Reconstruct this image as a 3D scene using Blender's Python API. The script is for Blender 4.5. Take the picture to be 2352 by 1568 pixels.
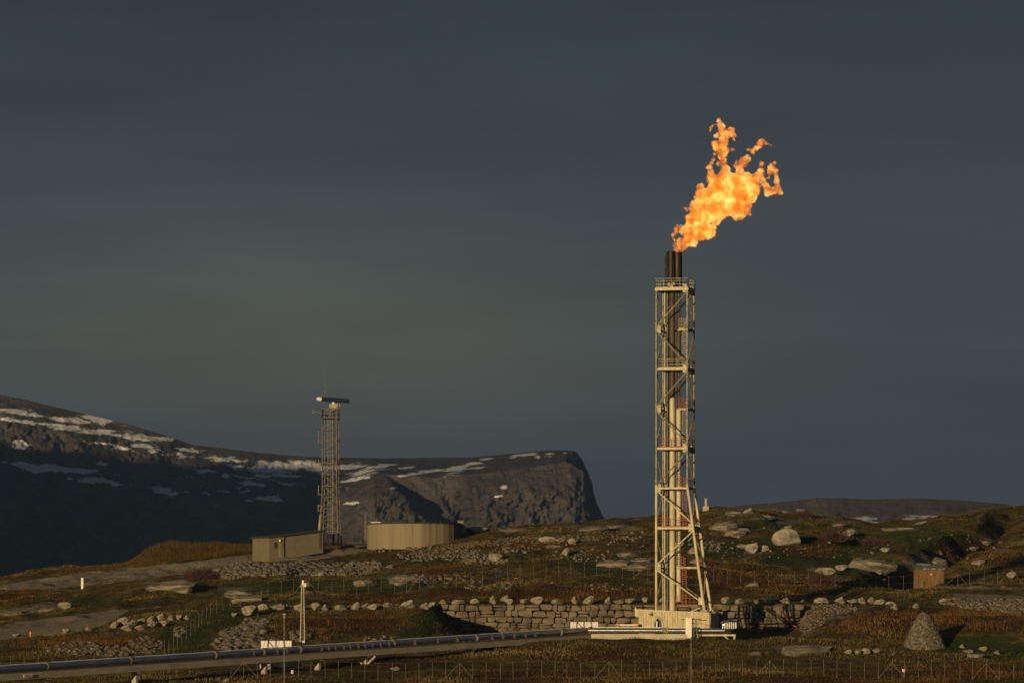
import bpy, math, random
import numpy as np
from mathutils import Vector, Matrix

for o in list(bpy.data.objects):
    bpy.data.objects.remove(o)
SC = bpy.context.scene
COL = SC.collection

# ------------------------------------------------------------------ camera, sky, sun, exposure
F = 9187.0          # focal length in photograph pixels (photo measured at 2352 px wide)
CX, HR, EYE = 1176.0, 1380.0, 30.0
cam_d = bpy.data.cameras.new('camera'); cam = bpy.data.objects.new('camera', cam_d); COL.objects.link(cam)
cam.location = (0, 0, EYE); cam.rotation_euler = (math.radians(90), 0, 0)
cam_d.sensor_width = 36; cam_d.lens = 36*F/2352; cam_d.shift_y = (HR-784)/2352
cam_d.clip_start = 5; cam_d.clip_end = 60000
SC.camera = cam
SUN_AZ, SUN_EL = math.radians(27), math.radians(6)      # comes from behind the camera, to the left
w = bpy.data.worlds.new('World'); SC.world = w; w.use_nodes = True
nt = w.node_tree; N = nt.nodes; L = nt.links; N.clear()
out = N.new('ShaderNodeOutputWorld'); bg = N.new('ShaderNodeBackground'); L.new(bg.outputs[0], out.inputs[0])
sky = N.new('ShaderNodeTexSky'); sky.sky_type = 'NISHITA'; sky.sun_disc = False
sky.sun_elevation = SUN_EL; sky.sun_rotation = math.radians(180)+SUN_AZ
geo = N.new('ShaderNodeTexCoord'); sep = N.new('ShaderNodeSeparateXYZ'); L.new(geo.outputs['Generated'], sep.inputs[0])
# overcast bank in front of the clear sky: tone by elevation, soft stretched clouds
ramp = N.new('ShaderNodeValToRGB'); cr = ramp.color_ramp
L.new(sep.outputs['Z'], ramp.inputs[0])
pts = [(0.0, (.46,.55,.68)), (0.018,(.48,.56,.69)), (0.035,(.44,.52,.64)), (0.065,(.41,.49,.58)), (0.09,(.37,.455,.56)), (0.12,(.295,.37,.485)), (0.148,(.235,.30,.41)), (0.3,(.22,.29,.40)), (1.0,(.26,.34,.46))]
cr.elements[0].position = pts[0][0]; cr.elements[0].color = (*pts[0][1], 1)
cr.elements[1].position = 1.0; cr.elements[1].color = (*pts[-1][1], 1)
for p_, c_ in pts[1:-1]:
    e = cr.elements.new(p_); e.color = (*c_, 1)
mp = N.new('ShaderNodeMapping'); mp.inputs['Scale'].default_value = (6, 3, 44); L.new(geo.outputs['Generated'], mp.inputs[0])
mp.inputs['Location'].default_value = (3.2, 0, 1.4)
nz = N.new('ShaderNodeTexNoise'); nz.inputs['Scale'].default_value = 1.0; nz.inputs['Detail'].default_value = 7; nz.inputs['Roughness'].default_value = .55
nz.inputs['Distortion'].default_value = .35
L.new(mp.outputs[0], nz.inputs[0])
mr = N.new('ShaderNodeMapRange'); mr.inputs[1].default_value = .3; mr.inputs[2].default_value = .7; mr.inputs[3].default_value = .78; mr.inputs[4].default_value = 1.13
L.new(nz.outputs[0], mr.inputs[0])
mul = N.new('ShaderNodeMix'); mul.data_type = 'RGBA'; mul.blend_type = 'MULTIPLY'; mul.inputs[0].default_value = 1
L.new(ramp.outputs[0], mul.inputs[6]); L.new(mr.outputs[0], mul.inputs[7])
mp2 = N.new('ShaderNodeMapping'); mp2.inputs['Location'].default_value = (.055, 0, -.066); mp2.inputs['Scale'].default_value = (1, 0, 1); mp2.vector_type = 'POINT'; L.new(geo.outputs['Generated'], mp2.inputs[0])
mp3 = N.new('ShaderNodeMapping'); mp3.inputs['Scale'].default_value = (6.0, 0, 20); L.new(mp2.outputs[0], mp3.inputs[0])
wp = N.new('ShaderNodeMix'); wp.data_type = 'RGBA'; wp.blend_type = 'ADD'; wp.inputs[0].default_value = .5; L.new(mp3.outputs[0], wp.inputs[6]); L.new(nz.outputs[1], wp.inputs[7])
sb = N.new('ShaderNodeMix'); sb.data_type = 'RGBA'; sb.blend_type = 'SUBTRACT'; sb.inputs[0].default_value = 1; sb.inputs[7].default_value = (.25,.25,.25,1); L.new(wp.outputs[2], sb.inputs[6])
gr = N.new('ShaderNodeTexGradient'); gr.gradient_type = 'SPHERICAL'; L.new(sb.outputs[2], gr.inputs[0])
mr3 = N.new('ShaderNodeMapRange'); mr3.interpolation_type = 'SMOOTHSTEP'; mr3.inputs[2].default_value = .9; L.new(gr.outputs['Fac'], mr3.inputs[0])
wm = N.new('ShaderNodeMix'); wm.data_type = 'RGBA'; wm.blend_type = 'MULTIPLY'; L.new(mr3.outputs[0], wm.inputs[0]); L.new(mul.outputs[2], wm.inputs[6]); wm.inputs[7].default_value = (1.72,1.55,1.18,1)
mul = wm
mixn = N.new('ShaderNodeMix'); mixn.data_type = 'RGBA'; mixn.inputs[0].default_value = .975
L.new(sky.outputs[0], mixn.inputs[6]); L.new(wm.outputs[2], mixn.inputs[7])
L.new(mixn.outputs[2], bg.inputs[0]); bg.inputs[1].default_value = .132
sd = bpy.data.lights.new('sun', 'SUN'); sun = bpy.data.objects.new('sun', sd); COL.objects.link(sun)
sd.energy = 4.8; sd.angle = math.radians(.5); sd.color = (1, .715, .37)
sdir = Vector((math.sin(SUN_AZ)*math.cos(SUN_EL), math.cos(SUN_AZ)*math.cos(SUN_EL), -math.sin(SUN_EL)))
sun.rotation_euler = sdir.to_track_quat('-Z', 'Y').to_euler()
sun.location = (-200, -200, 200)
SC.view_settings.view_transform = 'Standard'; SC.view_settings.look = 'None'
SC.view_settings.exposure = 0; SC.view_settings.gamma = 1
SC.render.engine = 'CYCLES'
SC.cycles.volume_step_rate = 1.0

# ------------------------------------------------------------------ helpers
rnd = random.Random(7)
rng = np.random.default_rng(5)
def P(px, row, D):
    return Vector(((px-CX)/F*D, D, EYE+(HR-row)/F*D))
def _hash(ix, iy, seed):
    h = (ix.astype(np.int64)*374761393 + iy.astype(np.int64)*668265263 + seed*1274126177) & 0xffffffff
    h = ((h ^ (h >> 13))*1274126177) & 0xffffffff
    return ((h ^ (h >> 16)) & 0xffff)/65535.0
def vnoise(x, y, seed=0):
    ix = np.floor(x); iy = np.floor(y); fx = x-ix; fy = y-iy
    fx = fx*fx*(3-2*fx); fy = fy*fy*(3-2*fy); ix = ix.astype(np.int64); iy = iy.astype(np.int64)
    a = _hash(ix, iy, seed); b = _hash(ix+1, iy, seed); c = _hash(ix, iy+1, seed); d = _hash(ix+1, iy+1, seed)
    return (a*(1-fx)+b*fx)*(1-fy)+(c*(1-fx)+d*fx)*fy
def fbm(x, y, seed=0, oct=4, rough=.5):
    x = np.asarray(x, float); y = np.asarray(y, float)
    s = 0; a = 1; t = 0
    for k in range(oct):
        s = s+a*vnoise(x*2**k+17*k, y*2**k+31*k, seed+k); t += a; a *= rough
    return s/t*2-1
def tag(o, label=None, cat=None, group=None, kind=None):
    if label: o['label'] = label
    if cat: o['category'] = cat
    if group: o['group'] = group
    if kind: o['kind'] = kind
    return o
def wloc(o):
    v = Vector((0, 0, 0))
    while o is not None:
        v += o.location; o = o.parent
    return v
def thing(name, loc, label, cat, group=None):
    o = bpy.data.objects.new(name, None); COL.objects.link(o); o.location = loc
    o.empty_display_size = .5
    return tag(o, label, cat, group)
def link(name, me, mat, parent=None, loc=None):
    o = bpy.data.objects.new(name, me); COL.objects.link(o)
    if mat and not me.materials: me.materials.append(mat)
    if parent: o.parent = parent
    if loc is not None: o.location = loc
    return o
def fast_mesh(name, V, Fc, smooth=False, attrs=None):
    """V (n,3), Fc (m,k) equal sized faces"""
    V = np.asarray(V, np.float32); Fc = np.asarray(Fc, np.int32)
    me = bpy.data.meshes.new(name); m, k = Fc.shape
    me.vertices.add(len(V)); me.vertices.foreach_set('co', V.ravel())
    me.loops.add(m*k); me.loops.foreach_set('vertex_index', Fc.ravel())
    me.polygons.add(m); me.polygons.foreach_set('loop_start', np.arange(0, m*k, k, dtype=np.int32))
    me.polygons.foreach_set('loop_total', np.full(m, k, np.int32))
    if smooth: me.polygons.foreach_set('use_smooth', np.ones(m, bool))
    for nm, a in (attrs or {}).items():
        at = me.attributes.new(nm, 'FLOAT', 'POINT'); at.data.foreach_set('value', np.asarray(a, np.float32).ravel())
    me.update(calc_edges=True); me.validate()
    return me
class MB:
    def __init__(s): s.v = []; s.f = []
    def add(s, vs, fs):
        b = len(s.v); s.v += [tuple(v) for v in vs]; s.f += [tuple(i+b for i in f) for f in fs]
    def box(s, c, size, ax=None):
        c = Vector(c); hx, hy, hz = [q/2 for q in size]
        X, Y, Z = ax if ax else (Vector((1,0,0)), Vector((0,1,0)), Vector((0,0,1)))
        vs = [c+X*(hx*a)+Y*(hy*b)+Z*(hz*d) for d in (-1,1) for b in (-1,1) for a in (-1,1)]
        s.add(vs, [(0,2,3,1),(4,5,7,6),(0,1,5,4),(2,6,7,3),(0,4,6,2),(1,3,7,5)])
    def bar(s, a, b, w_, h=None, up=(0,0,1)):
        a = Vector(a); b = Vector(b); d = (b-a); l = d.length
        if l < 1e-6: return
        X = d/l; U = Vector(up)
        if abs(X.dot(U)) > .98: U = Vector((0,1,0))
        Y = U.cross(X).normalized(); Z = X.cross(Y)
        s.box((a+b)/2, (l, w_, h or w_), (X, Y, Z))
    def tube(s, pts_, r, n=10, cap=True):
        pts_ = [Vector(p) for p in pts_]
        rs = r if isinstance(r, (list, tuple)) else [r]*len(pts_)
        base = len(s.v); Yp = None
        for i, p in enumerate(pts_):
            d = (pts_[min(i+1, len(pts_)-1)]-pts_[max(i-1, 0)]).normalized()
            if Yp is None:
                U = Vector((0,0,1)) if abs(d.z) < .9 else Vector((1,0,0))
                Y = U.cross(d).normalized()
            else:
                Y = (Yp-d*Yp.dot(d)).normalized()
            Yp = Y; Z = d.cross(Y)
            for k in range(n):
                a = 2*math.pi*k/n
                s.v.append(tuple(p+(Y*math.cos(a)+Z*math.sin(a))*rs[i]))
        for i in range(len(pts_)-1):
            for k in range(n):
                a = base+i*n+k; b = base+i*n+(k+1) % n
                s.f.append((a, b, b+n, a+n))
        if cap:
            s.f.append(tuple(base+k for k in reversed(range(n))))
            s.f.append(tuple(base+(len(pts_)-1)*n+k for k in range(n)))
    def poly(s, vs): s.add(vs, [tuple(range(len(vs)))])
    def prism(s, outline, d):
        """outline list of Vector, extruded by vector d"""
        n = len(outline); vs = list(outline)+[Vector(p)+Vector(d) for p in outline]
        s.add(vs, [tuple(reversed(range(n))), tuple(range(n, 2*n))]+[(i, (i+1) % n, (i+1) % n+n, i+n) for i in range(n)])
    def build(s, name, mat, parent=None, origin=None, smooth=False):
        o0 = wloc(parent) if parent else (Vector(origin) if origin is not None else Vector(s.v[0]))
        me = bpy.data.meshes.new(name)
        me.from_pydata([(v[0]-o0.x, v[1]-o0.y, v[2]-o0.z) for v in s.v], [], s.f)
        if smooth:
            me.polygons.foreach_set('use_smooth', [True]*len(me.polygons))
            try: me.set_sharp_from_angle(angle=math.radians(40))
            except Exception: pass
        me.update()
        return link(name, me, mat, parent, None if parent else o0)

# ------------------------------------------------------------------ materials
MATS = {}
def mat(name, c1, c2=None, scale=1.0, rough=.8, metal=0, bump=0, bscale=None, detail=6, stretch=None, spec=.3, lo=.4, hi=.62):
    if name in MATS: return MATS[name]
    m = bpy.data.materials.new(name); m.use_nodes = True; t = m.node_tree; b = t.nodes['Principled BSDF']
    b.inputs['Roughness'].default_value = rough; b.inputs['Metallic'].default_value = metal
    b.inputs['Specular IOR Level'].default_value = spec
    c2 = c2 or tuple(q*.8 for q in c1)
    tc = t.nodes.new('ShaderNodeTexCoord'); mp = t.nodes.new('ShaderNodeMapping'); t.links.new(tc.outputs['Object'], mp.inputs[0])
    if stretch: mp.inputs['Scale'].default_value = stretch
    n = t.nodes.new('ShaderNodeTexNoise'); n.inputs['Scale'].default_value = scale; n.inputs['Detail'].default_value = detail; n.inputs['Roughness'].default_value = .65
    t.links.new(mp.outputs[0], n.inputs[0])
    r = t.nodes.new('ShaderNodeValToRGB'); r.color_ramp.elements[0].position = lo; r.color_ramp.elements[1].position = hi
    r.color_ramp.elements[0].color = (*c1, 1); r.color_ramp.elements[1].color = (*c2, 1)
    t.links.new(n.outputs[0], r.inputs[0]); t.links.new(r.outputs[0], b.inputs['Base Color'])
    if bump:
        n2 = t.nodes.new('ShaderNodeTexNoise'); n2.inputs['Scale'].default_value = bscale or scale*3; n2.inputs['Detail'].default_value = 8
        t.links.new(mp.outputs[0], n2.inputs[0])
        bp = t.nodes.new('ShaderNodeBump'); bp.inputs['Strength'].default_value = 1; bp.inputs['Distance'].default_value = bump
        t.links.new(n2.outputs[0], bp.inputs['Height']); t.links.new(bp.outputs[0], b.inputs['Normal'])
    MATS[name] = m
    return m
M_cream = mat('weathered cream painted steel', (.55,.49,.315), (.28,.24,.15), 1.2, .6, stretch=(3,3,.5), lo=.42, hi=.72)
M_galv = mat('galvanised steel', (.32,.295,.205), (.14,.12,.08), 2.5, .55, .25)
M_galvd = mat('dull galvanised steel', (.17,.155,.125), (.085,.078,.062), 2.5, .6, .2)
M_soot = mat('soot blackened steel', (.014,.011,.010), (.10,.052,.022), .9, .55, .2, stretch=(4,4,.25), lo=.52, hi=.74)
M_sooty = mat('heat browned pipe steel', (.085,.062,.032), (.05,.035,.02), .8, .6, .1, stretch=(3,3,.3))
M_rust = mat('rust red railing paint', (.30,.10,.055), (.20,.065,.04), 3, .7)
M_darkst = mat('dark grimy steel', (.07,.062,.05), (.04,.036,.03), 2, .7)
M_silver = mat('dented aluminium pipe cladding', (.62,.62,.63), (.48,.48,.48), .8, .26, 1, bump=.012, bscale=1.4)
M_white = mat('white painted steel', (.78,.76,.70), (.66,.63,.56), 1.5, .5)
M_conc = mat('concrete', (.40,.37,.31), (.27,.245,.20), .8, .9, bump=.01, bscale=6)
M_beaml = mat('shade toned concrete beam', (.42,.37,.28), (.30,.265,.20), .9, .9, bump=.01, bscale=5, stretch=(.6,.6,2))  # left beam turns from the sun; its shade is put into a darker tone
M_beam = mat('concrete beam', (.46,.41,.31), (.34,.30,.225), .9, .9, bump=.01, bscale=5, stretch=(.6,.6,2))
M_rock = mat('pale lichen granite', (.33,.30,.235), (.10,.085,.062), 1.3, .95, bump=.22, bscale=2.6, lo=.36, hi=.64, detail=10)
M_rockd = mat('grey weathered rock', (.25,.22,.165), (.055,.046,.032), 1.1, .95, bump=.35, bscale=1.8, lo=.38, hi=.62, detail=10, stretch=(.7,.7,2.2))
M_rubble = mat('broken rubble stone', (.21,.186,.145), (.045,.037,.027), 3.2, .95, bump=.1, lo=.36, hi=.60, detail=10)
M_wallst = mat('quarried wall stone', (.20,.168,.12), (.075,.06,.04), .7, .95, bump=.1, bscale=3, lo=.36, hi=.62, detail=10)
M_roof = mat('black roofing', (.03,.026,.024), (.05,.04,.036), 2, .8)
M_render = mat('rendered hut wall', (.155,.135,.088), (.125,.108,.068), .8, .9)
M_glass = mat('dark window glass', (.02,.025,.03), (.03,.035,.04), 2, .1, spec=.6)
M_wood = mat('brown timber planks', (.22,.125,.05), (.09,.048,.02), 2.2, .85, stretch=(6,6,.4), lo=.4, hi=.6)
M_slate = mat('frosted grey roofing', (.07,.075,.085), (.38,.39,.42), 2.2, .8, lo=.5, hi=.68)
M_yellow = mat('yellow paint', (.75,.45,.03), (.6,.35,.03), 3, .6)
M_orange = mat('orange plastic', (.85,.13,.03), (.7,.1,.02), 3, .6)
M_navy = mat('navy radar housing', (.03,.045,.08), (.02,.03,.055), 2, .5)
M_tarp = mat('white tarpaulin', (.72,.70,.66), (.55,.53,.5), 1.5, .7, bump=.05, bscale=2)
M_twig = mat('bare brown twigs', (.085,.045,.028), (.05,.028,.02), 4, .9)
M_red = mat('red print', (.5,.04,.03), (.4,.03,.02), 3, .6)

# ------------------------------------------------------------------ terrain
XC = [-150,0,150,300,350,400,450,500,600,650,750,850,900,970,1005,1055,1100,1200,1350,1500,1600,1650,1750,1800,1850,1900,2000,2100,2200,2300,2352,2500]
def rowline(d):
    ks = sorted(d); return np.interp(XC, ks, [d[k] for k in ks])
LINES = [
 (330, {0:1960}), (380, {0:1722}), (402, {0:1625,600:1630}),
 (417, {0:1583,300:1584,600:1592,2352:1595}),
 (430, {0:1566,150:1563,300:1560,450:1558,600:1562,900:1566,2352:1568}),
 (448, {0:1545,150:1544,300:1538,450:1533,600:1529,750:1534,900:1538,1200:1540,2352:1545}),
 (462, {0:1530,300:1521,450:1512,600:1508,750:1510,840:1509,1000:1510,1200:1508,1500:1508,1800:1506,1900:1508,2000:1515,2352:1517}),
 (472, {0:1518,300:1508,450:1500,600:1492,900:1494,1000:1498,1200:1490,1350:1484,1500:1482,1800:1478,1900:1486,2000:1496,2100:1498,2352:1497}),
 (480, {0:1505,150:1502,300:1495,450:1484,600:1477,750:1476,900:1480,1000:1490,1100:1486,1200:1477,1350:1467,1500:1468,1650:1466,1800:1463,1900:1470,2000:1482,2100:1486,2352:1482}),
 (486, {0:1498,300:1487,450:1474,600:1466,750:1464,900:1462,1000:1466,1100:1476,1200:1477,1350:1480,1500:1484,1650:1484,1800:1480,1900:1468,2000:1460,2080:1455,2150:1452,2352:1450}),
 (496, {0:1484,300:1470,450:1455,600:1446,750:1444,900:1442,970:1440,1050:1466,1100:1476,1350:1478,1800:1476,1900:1454,2000:1432,2100:1422,2250:1424,2352:1424}),
 (510, {0:1470,150:1460,300:1449,450:1432,600:1420,750:1418,900:1412,970:1400,1000:1404,1060:1462,1100:1466,1500:1466,1650:1466,1800:1466,1850:1450,1900:1428,2000:1405,2100:1402,2200:1408,2352:1410}),
 (523, {0:1455,150:1440,300:1422,450:1408,600:1400,900:1399,970:1390,1005:1396,1055:1452,1100:1455,1800:1455,1840:1440,1880:1405,2000:1392,2100:1394,2200:1402,2352:1402}),
 (526.5, {0:1450,150:1435,300:1415,450:1402,600:1394,750:1393,900:1391,1000:1389,1100:1388,1500:1387,1650:1387,1800:1385,1900:1388,2000:1388,2100:1387,2200:1380,2352:1374}),
 (555, {0:1425,150:1412,300:1399,450:1385,600:1374,750:1372,900:1362,1000:1349,1100:1337,1200:1327,1350:1321,1500:1331,1650:1342,1900:1342,2352:1346}),
 (600, {0:1385,150:1380,300:1365,450:1350,600:1335,750:1325,900:1310,1000:1300,1100:1291,1200:1284,1350:1276,1500:1274,1650:1285,1800:1300,1900:1305,2000:1308,2100:1306,2352:1300}),
 (640, {0:1355,150:1348,300:1330,450:1312,600:1298,750:1284,900:1270,1000:1260,1100:1250,1200:1242,1350:1230,1500:1228,1650:1230,1800:1240,1900:1250,2000:1255,2100:1246,2200:1230,2352:1220}),
 (690, {0:1340,150:1325,300:1306,450:1293,600:1275,650:1270,750:1258,850:1252,900:1243,1000:1232,1100:1220,1200:1214,1350:1206,1500:1192,1600:1179,1650:1173,1750:1172,1800:1182,1900:1194,2000:1208,2100:1202,2200:1188,2300:1167,2352:1164}),
 (740, {0:1330,150:1304,260:1303,300:1290,350:1262,400:1251,500:1250,600:1256,650:1272,750:1270,850:1266,1000:1244,1200:1224,1500:1204,1650:1184,1750:1184,1900:1206,2000:1220,2100:1214,2200:1200,2300:1178,2352:1175}),
 (820, {0:1440,300:1400,600:1350,1000:1330,1600:1300,2352:1300}),
 (960, {0:1640}), (1100, {0:1700}), ]
LD = np.array([l[0] for l in LINES], float); LR = np.array([rowline(l[1]) for l in LINES])   # (lines, cols)
LZ = EYE+(HR-LR)*LD[:, None]/F
PXS = np.concatenate([np.arange(-700, -160, 18), np.arange(-160, 2520, 3.0), np.arange(2520, 3100, 18)])
DS = np.concatenate([np.arange(330, 400, 7), np.arange(400, 484, 1.0), np.arange(484, 522, 1.2), np.arange(522, 528, .5), np.arange(528, 700, 1.3), np.arange(700, 760, 2), np.arange(760, 1110, 14)])
def smoothcols(a, k):
    ker = np.hanning(k+2)[1:-1]; ker /= ker.sum()
    return np.array([np.convolve(np.pad(r, k//2, mode='edge'), ker, 'valid') for r in a])
ZL = np.array([np.interp(PXS, XC, r) for r in LZ]); ZL = smoothcols(ZL, 13)
ZG = np.array([np.interp(DS, LD, ZL[:, j]) for j in range(len(PXS))]).T      # (D, px)
PX2, D2 = np.meshgrid(PXS, DS); XG = (PX2-CX)/F*D2
amp = np.clip((D2-478)/60, .35, 1)*np.clip(np.abs(D2-525)/12, .08, 1)*np.clip((1000-D2)/200, 0, 1)
pad = ((PX2 > 1180) & (PX2 < 1900) & (D2 > 482) & (D2 < 524)); amp = np.where(pad, .1, amp)
ZG = ZG+amp*(1.15*fbm(XG/14, D2/22, 3, 4)+.85*fbm(XG/4.6, D2/6, 9, 4))
# a hollow running up the right hillside, steep on its left flank
xl = np.interp(D2, [548, 580, 620, 660, 700], [44, 50, 62, 76, 84]); sd_ = XG-xl-1.2*fbm(D2/14, XG*0, 77, 3)
ZG = ZG-3.6*np.clip(sd_/3.4, 0, 1)*np.exp(-np.clip(sd_-3, 0, 60)/16)*np.clip((D2-552)/14, 0, 1)*np.clip((705-D2)/30, 0, 1)
ROWG = HR-(ZG-EYE)*F/D2
def zg(X, Y):
    X = np.asarray(X, float); Y = np.asarray(Y, float); px = CX+F*X/Y
    i = np.clip(np.searchsorted(PXS, px)-1, 0, len(PXS)-2); j = np.clip(np.searchsorted(DS, Y)-1, 0, len(DS)-2)
    fx = np.clip((px-PXS[i])/(PXS[i+1]-PXS[i]), 0, 1); fy = np.clip((Y-DS[j])/(DS[j+1]-DS[j]), 0, 1)
    return (ZG[j, i]*(1-fx)+ZG[j, i+1]*fx)*(1-fy)+(ZG[j+1, i]*(1-fx)+ZG[j+1, i+1]*fx)*fy
def pick(px, row, dmin=400):
    """ground point seen at that place of the photograph"""
    i = int(np.clip(np.searchsorted(PXS, px), 0, len(PXS)-1)); r = ROWG[:, i]; ok = np.where((DS >= dmin) & (DS < 745))[0]
    hit = [k for k in ok if r[k] <= row]
    k = hit[0] if hit else ok[np.argmin(r[ok])]
    if hit and k > 0 and r[k-1] > row: D = DS[k-1]+(DS[k]-DS[k-1])*(r[k-1]-row)/(r[k-1]-r[k])
    else: D = DS[k]
    X = (px-CX)/F*D
    return Vector((X, D, float(zg(X, D))))
# where each kind of ground lies (in photograph columns and rows, evaluated on the surface itself)
def ell(px, row, L_):
    m = np.zeros_like(px)
    for (cx, cy, rx, ry) in L_:
        m = np.maximum(m, np.clip(1.6-((px-cx)/rx)**2-((row-cy)/ry)**2, 0, 1.6)/1.6)
    return m
def band(px, row, tops, bots):
    tx, ty = zip(*tops); bx_, by = zip(*bots)
    t = np.interp(px, tx, ty); b = np.interp(px, bx_, by)
    h = np.maximum((b-t)/2, .5); inside = np.clip((h-np.abs(row-(t+b)/2))/3+.5, 0, 1)
    return inside*((px > tx[0]) & (px < tx[-1]))
GRAVEL = lambda px, row: np.maximum.reduce([
    band(px, row, [(-200,1352),(0,1342),(150,1320),(300,1300),(420,1292),(560,1274),(625,1268),(700,1262)], [(-200,1365),(0,1354),(100,1352),(250,1340),(330,1330),(420,1318),(560,1292),(640,1284),(700,1272)]),
    band(px, row, [(-200,1450),(0,1434),(120,1418),(295,1397)], [(-200,1480),(0,1469),(150,1455),(240,1434),(295,1402)]),
    band(px, row, [(620,1276),(740,1262),(880,1248),(900,1250)], [(620,1290),(720,1286),(860,1262),(900,1256)]),
    band(px, row, [(1840,1400),(1900,1386),(2020,1383),(2090,1384)], [(1840,1462),(1900,1450),(1960,1416),(2090,1390)])*.42,
    band(px, row, [(2190,1362),(2352,1368),(2500,1370)], [(2190,1378),(2352,1402),(2500,1410)]),
    band(px, row, [(2040,1343),(2352,1345),(2500,1345)], [(2040,1350),(2352,1356),(2500,1358)])*.6])
G_GREEN = [(700,1345,230,17),(870,1345,120,16),(420,1470,70,40),(500,1420,80,30),(1400,1300,90,25),(1330,1290,60,14),(1650,1265,70,22),(1560,1240,40,16),(1900,1250,160,26),(1850,1285,110,18),(1960,1300,120,22),(2230,1478,110,22),(2100,1240,110,28),(2300,1495,80,20),(1000,1420,60,20),(560,1500,60,14),(1040,1285,120,10),(140,1380,120,14),(1750,1210,80,16),(950,1450,60,14)]
G_RUST = [(1150,1368,220,20),(870,1372,90,12),(1330,1362,160,16),(1700,1330,90,30),(1790,1355,130,18),(2260,1425,140,26),(2050,1420,90,30),(700,1440,90,32),(860,1430,90,26),(450,1270,160,24),(1000,1320,100,16),(1600,1310,60,24),(1960,1440,70,22),(1860,1260,70,20),(2250,1270,110,26),(200,1480,200,20),(60,1375,120,20),(1100,1470,80,12),(1500,1560,700,26),(1350,1500,200,18),(2200,1545,250,20),(900,1520,150,16),(560,1560,120,12),(1180,1250,150,14)]
G_ROCK = [(395,1343,70,15),(545,1355,50,9),(560,1372,45,7),(843,1336,30,8),(930,1326,58,10),(1410,1292,50,10),(1470,1298,45,13),(1435,1270,40,7),(1680,1205,40,12),(1690,1222,28,8),(1340,1210,70,6),(1420,1212,60,9),(1180,1214,50,5),(2130,1290,70,20),(2010,1298,60,16),(1890,1308,40,10),(1830,1488,70,9),(940,1243,90,12),(1000,1236,60,10),(60,1400,60,8),(110,1388,50,6),(1730,1268,30,12),(1450,1235,60,5),(1640,1247,40,6),(1550,1292,50,10),(2270,1240,30,7),(2300,1262,24,5),(1810,1200,40,6),(1930,1200,50,6),(2060,1215,60,6),(1760,1190,50,6),(1690,1180,50,7),(1720,1425,60,9)]
def masks(px, row):
    wob = fbm(px/34, row/9, 40, 4)
    gr = np.clip(GRAVEL(px, row)+.25*fbm(px/12, row/4, 50, 3)*(GRAVEL(px, row) > 0), 0, 1)
    rk = np.clip(ell(px+wob*14, row+wob*3, G_ROCK)*.95+.55*fbm(px/16, row/3.5, 60, 4, .65)-.08, 0, 1)
    rk = np.maximum(rk, np.clip((fbm(px/46, row/8, 66, 5, .6)-.30)*3.2, 0, 1)*((row < 1345) & (px > 860)))
    gn = np.clip(ell(px, row, G_GREEN)*1.2+.5*wob, 0, 1)
    ru = np.clip(ell(px, row, G_RUST)*1.2+.45*fbm(px/40, row/10, 70, 4), 0, 1)
    return rk, gr, gn, ru
mk = masks(PX2, ROWG)
V = np.stack([XG, D2, ZG], -1).reshape(-1, 3); nd, nc = ZG.shape
idx = np.arange(nd*nc).reshape(nd, nc)
Q = np.stack([idx[:-1, :-1], idx[:-1, 1:], idx[1:, 1:], idx[1:, :-1]], -1).reshape(-1, 4)
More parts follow.
